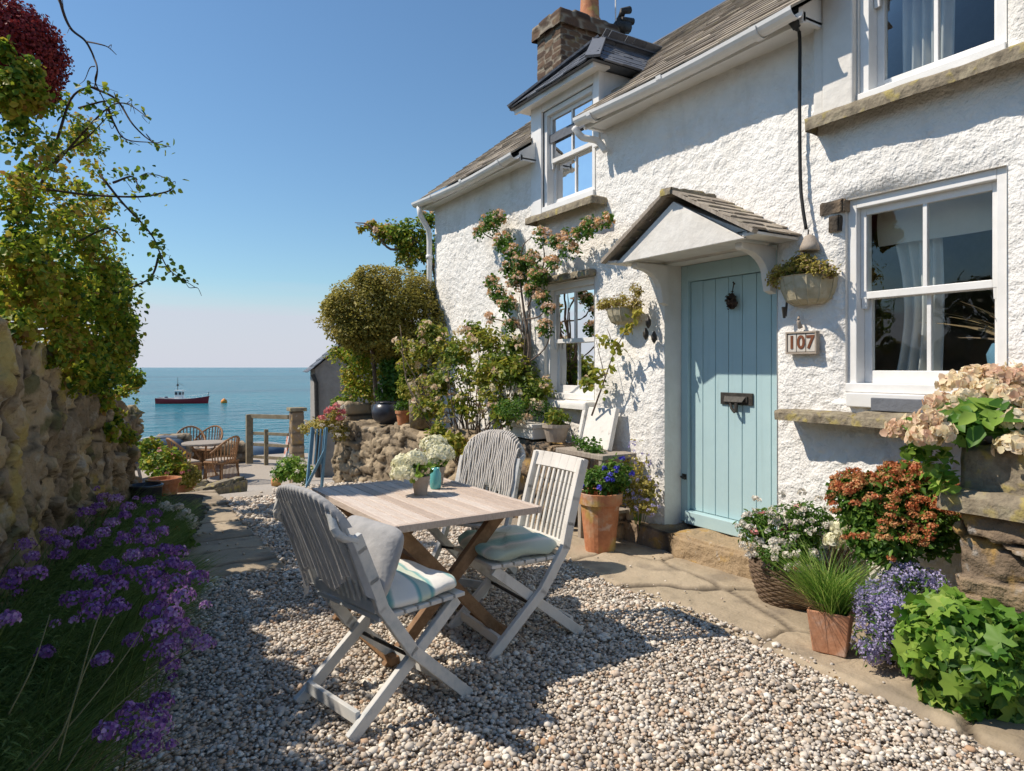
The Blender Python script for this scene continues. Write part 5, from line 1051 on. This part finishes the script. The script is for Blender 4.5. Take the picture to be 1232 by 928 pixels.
n = 620; P0 = b2 + np.stack([R.uniform(-.055, .055, n), R.uniform(-.065, .065, n), .17 + 0 * R.random(n)], 1); D = np.stack([R.normal(0, .24, n) - .05, R.normal(0, .24, n) + .05, np.ones(n)], 1); blades(t, P0, D, .22 + .22 * R.random(n), .006, m_lush, 'grass', .35)
n = 55; P0 = b2 + np.stack([R.uniform(-.055, .055, n), R.uniform(-.065, .065, n), .17 + 0 * R.random(n)], 1); D = np.stack([-.8 + R.normal(0, .3, n), .5 + R.normal(0, .3, n), np.ones(n)], 1); blades(t, P0, D, .22 + .16 * R.random(n), .004, m_dry, 'dry_grass', .5)
# wicker basket of white flowers
b = GP(948, 722, .03); t = thing('flower_basket', 'dark wicker basket of small white daisies beside the door step', 'flower basket', b); m = MB(); prof = lambda z: .15 + .055 * math.sin(z / .22 * 1.6)
for i in range(15): z = .005 + i * .0155; m.tube([b + [prof(z) * (1 + .02 * math.cos(k * math.pi + i * math.pi)) * math.cos(k * math.pi / 16), prof(z) * (1 + .02 * math.cos(k * math.pi + i * math.pi)) * math.sin(k * math.pi / 16) * 1.1, z] for k in range(33)], .0095, 5)
for i in range(24): q = i * math.pi / 12; m.tube([b + [prof(z) * math.cos(q), prof(z) * math.sin(q) * 1.1, z] for z in (.0, .06, .12, .18, .245)], .007, 5)
m.lathe([(.14, .004), (.195, .2), (.01, .2)], b, 20); m.build('basket', m_wicker, t, smooth=True)
cl = [E(945, 640, 4.15, .20, .15), E(915, 640, 4.2, .14, .13), E(975, 635, 4.15, .16, .15), E(945, 668, 4.0, .17, .08)]; foliage(t, cl, 4200, .035, m_fern, wr=.3, shell=.35)
heads(t, jig(cl, 26, .98) + [PX(a, b_, 4.05) for a, b_ in ((893, 655), (900, 668), (910, 600), (940, 595), (965, 592), (985, 600), (1000, 615), (1010, 640), (1022, 648))], .022, 26, .018, m_whitep, 'white_bloom', .6); heads(t, jig(cl, 3, .98), .02, 20, .016, m_pink, 'pink_bloom', .6)
t2c = [PX(a, b_, 3.85) for a, b_ in ((1012, 636), (1022, 644), (1002, 650), (1018, 655))]; tt = thing('cream_blossom', 'cream blossom cluster between the daisy basket and the rust-red bush', 'flowers', GP(1015, 735)); heads(tt, t2c, .055, 90, .03, m_cream, 'bloom'); stems(tt, GP(1015, 735), t2c, .004, m_fern)
# rust-red bush
b = GP(1080, 700); b[0] = min(b[0], 3.7); t = thing('rust_red_bush', 'rounded bush with rust-red flower clusters against the white wall', 'shrub', b); cl = [E(1050, 612, 3.6, .20, .17), E(1100, 603, 3.6, .21, .18), E(1122, 635, 3.45, .16, .15), E(1065, 650, 3.5, .20, .13), E(1030, 590, 3.65, .12, .1), E(1085, 580, 3.65, .12, .10)]
foliage(t, cl, 7000, .04, m_fern, wr=.55, gap=.3, gs=9, shell=.3); stems(t, b, [c[0] for c in cl] * 3, .006, m_bark)
up = [np.array(c) + unit(R.normal(size=3) * [1, 1, .5] + [-.15, -.35, .75]) * np.array(r) * 1.07 for c, r in cl for _ in range(42)]; heads(t, up, .028, 50, .012, m_sedum, 'flower_head', .6)
# hydrangea trough on the steps
c = PX(1200, 528, 3.25); t = thing('hydrangea_trough', 'faded peach hydrangea in a stone tray on top of the stepped stone block', 'flowering shrub', (3.58, 1.2, 1.11)); m = MB(); frust(m, (3.60, 1.22, 1.10), .30, .36, .055, 0, .62, .70); m.build('tray', m_slateg, t, bevel=.006)
hh = [(1098, 512, 3.2), (1080, 518, 3.25), (1118, 505, 3.1), (1133, 520, 3.05), (1150, 462, 3.35), (1172, 452, 3.4), (1195, 450, 3.35), (1220, 455, 3.3), (1130, 485, 3.3), (1160, 480, 3.2), (1190, 470, 3.2), (1215, 478, 3.1), (1222, 505, 3.0), (1228, 440, 3.4), (1145, 500, 3.15), (1112, 525, 3.1), (1222, 535, 2.95), (1240, 480, 3.1), (1250, 510, 3.0), (1185, 490, 3.3)]
hp2 = [PX(*q) for q in hh]; ex3 = [np.array((3.6 + .1 * math.sin(k * 2), 1.28 - .09 * k, 1.27 + .05 * math.cos(k * 3))) for k in range(5)]; heads(t, ex3, .07, 170, .033, m_peach, 'flower_head', .8, .95); foliage(t, [((3.6, 1.1, 1.2), (.17, .25, .06))], 160, .08, m_lush, name='low_leaf', gap=0); heads(t, hp2, .066, 170, .033, m_peach, 'flower_head', .8, .95)
P, N = cloud([E(1165, 500, 3.15, .15, .08), E(1200, 505, 3.1, .15, .08), E(1135, 515, 3.15, .12, .05), E(1225, 515, 3.1, .12, .06)], 230, 0, 5, .5); V, F, T = leaves(P, N + [-.2, -.4, .8], .095, .62); nm('leaf', V, F, m_lush, t, tone=T * .8); stems(t, (3.6, 1.22, 1.14), hp2[:15], .004, m_fern, sag=.015)
cl = [E(1105, 545, 3.2, .07), E(1128, 560, 3.15, .06, .09), E(1135, 585, 3.1, .04, .07)]; tt = mass('trailing_vine', 'small trailing vine hanging by the corner of the top stone block', 'plant', cl, 130, .05, m_lush, shell=.1, gap=0)

# --- hanging planters and things beside the door
def wall_planter(px, py, wpx, hpx, label, clumps, n, mat):
    c = PL(px, py, 3.74); Z = c[0] * ST + c[1] * CT; r = wpx / FPX * Z / 2 * 1.15; h = hpx / FPX * Z; t = thing('hanging_planter', label, 'wall planter', (c[0] + .1, c[1], c[2]), 0, 'half-round planters hung on the cottage wall'); m = MB(); V = []; F = []; nn = 14; rows = [(1.04, h * .45), (1.0, h * .42), (.92, 0), (.78, -h * .35), (.55, -h * .5)]
    xw_ = W - .005
    for s_, z in rows:
        for j in range(nn + 1): q = math.pi * j / nn; V.append((xw_ - .002 - r * .95 * s_ * math.sin(q), c[1] + r * s_ * math.cos(q), c[2] + z))
    k = nn + 1; F = [(i * k + j, i * k + j + 1, (i + 1) * k + j + 1, (i + 1) * k + j) for i in range(len(rows) - 1) for j in range(nn)] + [tuple((len(rows) - 1) * k + j for j in range(k))] + [tuple(range(k))[::-1]] + [tuple(i * k for i in range(len(rows))) + tuple(i * k + nn for i in range(len(rows)))[::-1]]
    m.add(V, F)
    for j in range(1, nn, 2):
        q = math.pi * j / nn; m.tube([(xw_ - r * .95 * s_ * 1.01 * math.sin(q), c[1] + r * s_ * 1.01 * math.cos(q), c[2] + z) for s_, z in rows], .005, 4)
    m.build('planter', m_coir, t, bevel=0); cl = [((xw_ - r * .5, c[1] + a * r, c[2] + h * .45 + dz), (rr, rr, rz)) for a, dz, rr, rz in clumps]
    foliage(t, cl, n, .022, mat, gap=.35, gs=18, shell=.1, wr=.6); foliage(t, cl, n // 3, .016, m_dry, 'dried_head', gap=.3, gs=22, shell=.5); return t, c
t, c = wall_planter(962, 348, 64, 36, 'mossy half-round planter of trailing succulents right of the door, above the house number', [(-.7, .03, .09, .05), (0, .06, .11, .07), (.6, .04, .10, .06), (.95, .0, .07, .05), (.0, .1, .05, .07), (-.95, .0, .06, .04)], 2600, m_bush)
foliage(t, [((c[0] + .02, c[1] + .02, c[2] + .13), (.06, .1, .05))], 260, .022, m_ylw, 'green_tip'); m = MB(); m.tube([(3.79, c[1] + .13, c[2] - .06), (3.79, c[1] + .14, c[2] - .16)], .008, 5); m.tube([(3.78, c[1] + .14, c[2] - .10), (3.79, c[1] + .15, c[2] - .17)], .018, 6, .008); m.build('chain', m_iron, t)
m = MB(); m.tube([(3.78, c[1], c[2] + .1), (3.83, c[1], c[2] + .38)], .005, 5); m.build('hanger', m_iron, t)
wall_planter(743, 380, 46, 20, 'small basket planter of dry grasses left of the door, beside the small window', [(-.9, .03, .07, .06), (0, .05, .09, .07), (.8, .05, .10, .05), (1.2, .03, .07, .03), (-1.1, .12, .06, .07), (-1.2, .0, .05, .12)], 2000, m_bush)
m = MB()
for px, py in ((780, 388), (777, 402), (787, 406)): q = PL(px, py, 3.80); m = MB(); m.lathe([(.004, -.05), (.022, -.02), (.024, .01), (.006, .05)], q, 8); o = m.build('mussel_shell', m_iron, None, smooth=True); props(o, 'small dark mussel shell fixed to the wall left of the door', 'shell', 'three mussel shells on the wall left of the door')

# --- climbers on the cottage
def climber(name, label, trunk, branches, blobs, n, size, mat, flmat=None, fln=0, flr=.03, x=3.70, group=None):
    t = thing(name, label, 'climber', (PL(*trunk[0][:2], x=x)[0], PL(*trunk[0][:2], x=x)[1], 0), 0, group); m = MB()
    def pts(q, xx): return curve([PL(a, b, xx + .02 * math.sin(a)) for a, b in q], 5)
    for q, r in [(trunk, .024 if len(trunk) > 4 else .009)] + [(b, .010 if len(trunk) > 4 else .005) for b in branches]: m.tube(pts(q, x), r, 6, r * .4)
    m.build('branch', m_bark, t, smooth=True); cl = []
    for a, b, rp in blobs: c = PL(a, b, x - .02); Z = c[0] * ST + c[1] * CT; r = rp * 1.15 / FPX * Z; cl.append((c, (min(r, .12), r, r)))
    foliage(t, cl, n, size, mat, gap=.3, gs=8, shell=.1)
    if flmat: heads(t, jig(cl, fln, .8), flr, 24, .020, flmat, 'blossom', .8)
    return t, cl
rose, rcl = climber('climbing_rose', 'climbing rose with faded orange-pink blossoms on the wall left of the small window', [(634, 505), (630, 460), (637, 420), (631, 380), (626, 340)], [[(626, 340), (612, 310), (604, 285), (590, 265)], [(604, 290), (588, 285), (575, 275)], [(635, 370), (650, 335), (672, 308), (690, 290), (728, 266)], [(650, 335), (655, 310), (652, 290)], [(690, 290), (668, 285), (650, 280)], [(626, 340), (628, 300), (640, 285)], [(630, 400), (608, 375), (596, 350)], [(630, 385), (650, 380), (662, 362)], [(625, 395), (600, 385), (584, 384)], [(635, 440), (610, 420), (590, 405)], [(631, 440), (655, 420), (664, 395)]],
    [(590, 268, 14), (578, 280, 9), (606, 292, 13), (618, 305, 12), (630, 318, 14), (612, 325, 10), (626, 335, 14), (598, 352, 11), (610, 368, 12), (592, 340, 8), (652, 284, 11), (668, 292, 9), (686, 284, 10), (700, 280, 10), (712, 272, 11), (728, 266, 9), (684, 300, 12), (664, 318, 10), (648, 332, 12), (652, 360, 10), (660, 372, 7), (655, 395, 10), (640, 312, 10), (600, 262, 9), (588, 384, 7), (615, 392, 9), (618, 345, 10), (640, 350, 9)], 6500, .034, m_fern, m_rose, 12, .028)
stems(rose, PL(634, 505, 3.70), [PL(630 + random.uniform(-9, 9), 350 + random.uniform(0, 40), 3.72) for _ in range(9)], .009, m_bark, 'dead_stem', .05)
climber('wall_creeper', 'thin creeper with few leaves between the small window and the door', [(712, 500), (728, 455), (738, 425)], [[(738, 425), (752, 400), (764, 380)], [(728, 455), (722, 430), (716, 405)], [(730, 450), (716, 455), (705, 462)], [(738, 425), (734, 405), (730, 395)]], [(764, 378, 7), (756, 395, 7), (725, 412, 9), (716, 455, 11), (706, 460, 8), (742, 418, 8), (722, 470, 8), (735, 440, 5)], 230, .055, m_ylw)
# loose shrub beneath, in its white timber box
cl = [E(a, b_, Z, r, r * .8) for a, b_, Z, r in ((505, 425, 7.9, .20), (545, 420, 7.7, .26), (585, 415, 7.4, .25), (530, 460, 7.6, .26), (575, 455, 7.2, .28), (620, 450, 6.9, .24), (645, 468, 6.7, .18), (600, 480, 6.9, .24), (555, 495, 7.2, .26), (515, 490, 7.5, .2), (490, 440, 7.9, .14), (640, 490, 6.6, .14), (610, 500, 6.6, .18), (535, 520, 7.2, .18), (570, 400, 7.6, .16))]
cl += [E(a, b_, Z, r, r * .8) for a, b_, Z, r in ((520, 398, 7.9, .18), (496, 465, 7.8, .2), (560, 430, 7.5, .28), (600, 440, 7.1, .22), (545, 475, 7.4, .26), (620, 415, 7.1, .16), (485, 415, 8.0, .13))]
t = mass('yellowing_shrub', 'loose leggy shrub with yellow-green leaves covering the wall below the climbing rose', 'shrub', cl, 13500, .052, m_ylw, gap=.46, gs=5, shell=.1, wr=.6); heads(t, jig(cl, 4, .9), .04, 18, .032, m_peach, 'faded_bloom'); b = ZAT(575, 7.2, .1); stems(t, b, [c[0] for c in cl] + [c[0] + R.normal(size=3) * .2 for c in cl], .010, m_bark, sag=.15)
foliage(t, [E(620, 492, 6.5, .22, .10), E(650, 495, 6.45, .14, .10)], 1500, .035, m_fern, 'low_foliage', wr=.35)
cl = [E(a, b_, Z, r, r * .7) for a, b_, Z, r in ((545, 535, 6.9, .16), (575, 545, 6.7, .14), (520, 535, 7.1, .12), (590, 540, 6.6, .12))]; t = mass('golden_foliage_plant', 'golden dry hydrangea foliage behind the cream flowers, at the end of the dry-stone wall', 'plant', cl, 900, .06, m_ylw, gap=.3, shell=.2); heads(t, jig(cl, 3, .8), .05, 30, .035, leafm('ochre_bract', [(.42, .26, .06), (.6, .42, .14)]), 'dry_head')
a_ = PX(601, 524, 6.45); m = MB(); bx0 = np.array([3.42, 5.45, .77]); m.span((3.50, 5.42, .765), (3.72, 5.98, .865)); m.span((3.49, 5.41, .866), (3.73, 5.99, .905)); o = m.build('planter_box', m_whitewood, bevel=.006); props(o, 'flaking white timber planter box on the stone ledge below the rose', 'planter box')
# plant stand, white board, ledge plant, terracotta pot
t = thing('plant_stand', 'rough grey timber plant stand against the wall left of the door', 'plant stand', (3.60, 4.62, 0)); m = MB(); m.span((3.44, 4.30, .70), (3.80, 4.96, .74)); m.build('top_board', m_oldwood, t, bevel=.005)
for x in (3.47, 3.76):
    for y in (4.34, 4.62, 4.92):
        if (x, y) == (3.76, 4.62): continue
        m = MB(); m.bar((x, y, 0), (x, y, .699), .045, .045, up=(1, 0, 0)); m.build('leg', m_oldwood, t, bevel=.004)
m = MB(); m.span((3.46, 4.33, .25), (3.78, 4.93, .275)); m.build('shelf', m_oldwood, t)
t = thing('white_board', 'flaking white wooden chair-back board standing on the plant stand', 'board', (3.70, 4.6, .742)); m = MB(); m.bar((3.70, 4.74, .742), (3.79, 4.74, 1.09), .40, .028, up=(-1, 0, .2)); m.bar((3.685, 4.95, .742), (3.775, 4.95, 1.10), .045, .045, up=(-1, 0, .2)); m.bar((3.685, 4.53, .742), (3.775, 4.53, 1.10), .045, .045, up=(-1, 0, .2)); m.build('panel', m_whitewood, t, bevel=.006)
cl = [((3.56, 4.68, .80), (.10, .2, .07)), ((3.52, 4.52, .76), (.07, .12, .06)), ((3.5, 4.8, .82), (.08, .1, .06))]; mass('trailing_plant', 'small dark green trailing plant lying on the plant stand before the white board', 'plant', cl, 900, .03, m_fern, shell=.1)
b = np.array([3.62, 4.66, .276]); potted('shelf_pot', 'small terracotta pot on the low shelf of the plant stand', 'flower pot', b, (.09, .18), None, 0, 0, None)
m = MB(); m.lathe([(.085, 0), (.12, .13), (.13, .13), (.13, .16), (.11, .16), (.01, .14)], (3.60, 5.18, .765), 18); o = m.build('flower_pot', m_clay); props(o, 'stubby clay pot on the ledge beside the white board', 'flower pot')
cl = [((3.60, 5.18, .99), (.13, .14, .08))]; mass('window_plant', 'small yellow-green plant growing just below the small window sill', 'plant', cl, 400, .035, m_ylw, shell=.2)
b = GP(722, 664); cl = [(b + [0, 0, .56], (.15, .15, .11)), (b + [.12, -.06, .6], (.13, .13, .15))]; t = potted('blue_flower_pot', 'tall mottled terracotta pot with small blue flowers left of the door step', 'potted plant', b, (.165, .47), cl, 1500, .035, m_fern, (jig(cl, 6, 1.0), .018, 22, .02, m_blue))
cl = [E(765, 560, 5.5, .12, .2), E(780, 590, 5.4, .1, .12), E(756, 590, 5.4, .1, .14), E(775, 610, 5.3, .12, .08)]; t = mass('catmint', 'blue-grey catmint growing at the wall foot beside the door step', 'plant', cl, 1500, .03, m_bush, gap=.4, gs=9, shell=.2); heads(t, jig(cl, 14, .95), .014, 14, .012, m_lilac, 'bloom'); stems(t, GP(768, 655), [c[0] for c in cl] * 4, .003, m_fern)

# --- round bush, corner climber and what stands on the dry-stone wall
b = onwall(470, .65); cB = PX(466, 374, 9.2); t = thing('round_bush', 'large rounded olive-brown clipped bush overhanging the dry-stone wall', 'bush', (b[0], b[1], 0)); cl = [(cB, (.80, .62, .52)), (cB + [.35, -.22, -.22], (.62, .5, .45)), (cB + [-.3, .2, -.12], (.55, .45, .42)), (cB + [.1, .0, -.45], (.6, .5, .25))]
cl += [(cB + [-.62, .1, .02], (.26, .24, .2)), (cB + [-.2, -.1, .38], (.34, .3, .2)), (cB + [.45, -.2, .25], (.3, .25, .22)), (cB + [-.45, 0, -.3], (.3, .25, .2)), (cB + [.5, -.2, -.5], (.35, .3, .25))]; foliage(t, cl, 60000, .036, m_bush, gap=.20, gs=6, shell=.68, wr=.6, up=.7); m = MB()
for dx in (-.12, .05, .18): m.tube(curve([(b[0] + dx, b[1], 0), (b[0] + dx * 1.5, b[1] + .05, .9), tuple(cB + [dx * 2, 0, -.1])], 6), .05, 7, .02)
m.build('trunk', m_bark, t, smooth=True)
cl = [E(a, b_, Z, r, r * .8) for a, b_, Z, r in ((428, 452, 9.7, .26), (435, 470, 9.6, .28), (412, 486, 9.6, .16), (450, 440, 9.9, .32), (500, 440, 9.2, .34), (520, 410, 9.2, .26), (440, 425, 9.5, .3), (490, 475, 9.1, .25), (475, 450, 9.6, .28), (415, 425, 9.8, .25))]
mass('dark_shrub', 'dark mixed shrubbery beneath the round bush above the dry-stone wall', 'shrub', cl, 15000, .042, m_ivy, gap=.38, shell=.3)
cl = [E(466, 470, 9.0, .16, .18), E(482, 455, 9.0, .15, .18), E(470, 440, 9.1, .15, .15)]; p = onwall(466, .2); t = thing('ivy_pot', 'round black pot holding bright ivy on the dry-stone wall', 'potted plant', p); m = MB(); m.lathe([(.1, 0), (.18, .07), (.20, .16), (.17, .25), (.13, .27), (.15, .28), (.14, .29), (.1, .25), (.01, .25)], p, 20); m.build('pot', m_dkpot, t, smooth=True); foliage(t, cl, 1500, .06, m_fern, shell=.3)
p = onwall(486, .15); potted('small_pot', 'small terracotta pot with a low green plant on the dry-stone wall', 'potted plant', p, (.10, .20), [(p + [0, 0, .24], (.12, .12, .07))], 500, .025, m_fern)
p = onwall(506, .22); m = MB(); m.lathe([(.13, 0), (.14, .3), (.145, .55), (.12, .56), (.11, .3), (.01, .3)], p, 20); o = m.build('stone_urn', m_sill, smooth=True); props(o, 'tall pale grey cylinder pot on the dry-stone wall by the yellowing shrub', 'pot')
p = onwall(473, .08); o = stone_block('loose_stone', m_sill, None, (p[0], p[1], p[2] - .01), WU, WN, .16, .12, .07, (.3, .3, .2), .02, .01, rnd=.02, offs=0, seed=61); props(o, 'small pale loose stone lying between the pots on the dry-stone wall', 'stone')
cl = [E(a, b_, Z, r, r * .8) for a, b_, Z, r in ((500, 285, 9.5, .32), (516, 310, 9.5, .26), (482, 280, 9.5, .26), (462, 282, 9.5, .19), (494, 310, 9.5, .22), (525, 330, 9.45, .18), (515, 265, 9.5, .16), (448, 272, 9.5, .10), (436, 276, 9.5, .07), (526, 360, 9.4, .12), (490, 300, 9.5, .18))]
t = mass('corner_climber', 'leafy climber with orange-tipped shoots reaching left from the far corner of the cottage', 'climber', cl, 7500, .045, m_ivy, gap=.42, gs=7, shell=.15); heads(t, jig(cl[3:8], 4, .9), .03, 18, .03, m_rose, 'tip'); m = MB()
for q in ([(524, 500), (526, 380), (520, 320), (500, 290), (470, 280), (430, 270)], [(520, 320), (515, 280), (505, 255)], [(500, 290), (470, 300), (445, 272), (427, 268)]): m.tube(P2(q, 9.5), .022, 6, .006)
m.build('branch', m_bark, t, smooth=True)
cl = [E(390, 512, 9.0, .22, .12), E(405, 500, 9.0, .16, .12), E(372, 515, 9.1, .14, .09), E(410, 520, 8.9, .12, .12)]; t = mass('pink_flowers', 'pink and coral flowers trailing over the end of the dry-stone wall', 'flowers', cl, 2400, .032, m_bush, shell=.2); heads(t, [PX(a, b_, 8.85) for a, b_ in ((400, 492), (409, 503), (394, 495), (405, 488), (388, 503), (411, 496))], .05, 60, .03, m_pink, 'bloom'); heads(t, jig(cl, 5, 1), .03, 18, .025, m_whitep, 'pale_bloom')
b = GS(350, 586); cl = [E(350, 562, 9.0, .20, .15), E(362, 570, 8.9, .15, .13), E(338, 570, 9.0, .13, .1)]; t = thing('border_plant', 'low yellow-green plant with white flowers by the end of the dry-stone wall', 'plant', b); foliage(t, cl, 1900, .04, m_lush, shell=.2); heads(t, jig(cl, 5, 1), .03, 20, .025, m_whitep, 'bloom')
b = GS(331, 587); m = MB(); m.lathe([(.055, 0), (.085, .13), (.09, .15), (.075, .15), (.01, .1)], (0, 0, 0), 16); m.V = [(b[0] + z * .8 - .05, b[1] + y, b[2] + .085 + x) for x, y, z in m.V]; o = m.build('flower_pot', m_terra, smooth=True); props(o, 'tiny terracotta pot lying on its side on the path', 'flower pot')
b = GS(378, 588); t = thing('folded_blue_chair', 'faded blue folded garden chair leaning on the end of the dry-stone wall', 'chair', b); u_ = np.append(cdir(1, -.1), 0); v_ = np.append(cdir(.1, 1), 0)
for sx in (-.09, .09):
    m = MB(); m.bar(b + u_ * sx, b + u_ * sx + v_ * .16 + [0, 0, .72], .045, .03, up=(1, 0, 0)); m.build('leg', m_bluepaint, t, bevel=.004)
m = MB()
for i in range(4): q = b + u_ * (-.065 + i * .043) + v_ * .06; m.bar(q + [0, 0, .28], q + v_ * .10 + [0, 0, .70], .03, .014, up=(1, 0, 0))
m.build('backrest', m_bluepaint, t); m = MB(); m.bar(b - u_ * .08 + v_ * -.03 + [0, 0, .03], b + u_ * .1 + v_ * .08 + [0, 0, .45], .03, .03); m.build('rear_leg', m_bluepaint, t)
b = GS(343, 552); o = MB().bar(b, b + np.array([.12, .1, .62]), .28, .04, up=(1, 0, 0)).build('old_board', M('red_and_white_flaked_paint', [(.45, .12, .06), (.6, .55, .5), (.3, .35, .4)], scale=5, rough=.8, pos=[.42, .5, .6]), bevel=.005); props(o, 'paint-flecked board leaning on the gate pillar', 'board')
# dried plant in a blue pot behind the big window
b = np.array([4.22, 1.72, 1.46]); t = thing('indoor_plant', 'dry strap-leaved plant in a blue pot behind the big lower window', 'potted plant', b); m = MB(); m.lathe([(.09, -.14), (.14, -.05), (.155, .06), (.13, .12), (.12, .12), (.01, .08)], b, 20); m.build('pot', m_bluepaint, t, smooth=True)
n = 34; D = np.stack([R.normal(0, .3, n), R.normal(.15, .6, n), np.ones(n)], 1); blades(t, np.tile(b + [0, 0, .1], (n, 1)), D, .2 + .25 * R.random(n), .022, m_dry, 'blade', .5, 5)
m = MB(); m.span((W + .265, 1.60, 1.27), (4.40, 2.49, 1.32)); m.build('inner_sill', m_wpaint, wl, bevel=.004)

# a few fallen leaves on gravel and paving
n = 150; P = np.stack([R.uniform(.6, 3.7, n), R.uniform(1.4, 6.5, n), np.full(n, .034)], 1); V, F, T = leaves(P, R.normal(size=(n, 3)) * .3 + [0, 0, 1], .022, .6); o = nm('fallen_leaves', V, F, m_dry, tone=T); o['kind'] = 'stuff'

m_stalk = M('green_brown_stalk', [(.12, .12, .05), (.18, .17, .08)], rough=.8)
t = thing('bare_stalks', 'long thin bare stalks arching up through the nearest purple flowers', 'stalks', ZAT(60, 1.9, 0)); 
for q in ([(70, 915, 1.85), (90, 840, 1.95), (112, 760, 2.1), (122, 735, 2.2)], [(35, 935, 1.8), (75, 880, 1.85), (105, 800, 2.0), (138, 742, 2.2)], [(30, 930, 1.9), (95, 860, 2.0), (150, 790, 2.2), (178, 745, 2.4)], [(70, 940, 1.9), (120, 870, 2.1), (200, 800, 2.4), (238, 776, 2.6)], [(10, 860, 1.9), (40, 800, 2.0), (60, 740, 2.2)]):
    m = MB(); m.tube(curve([PX(*v) for v in q], 6), .003, 5, .002); m.build('stalk', m_stalk, t, smooth=True)
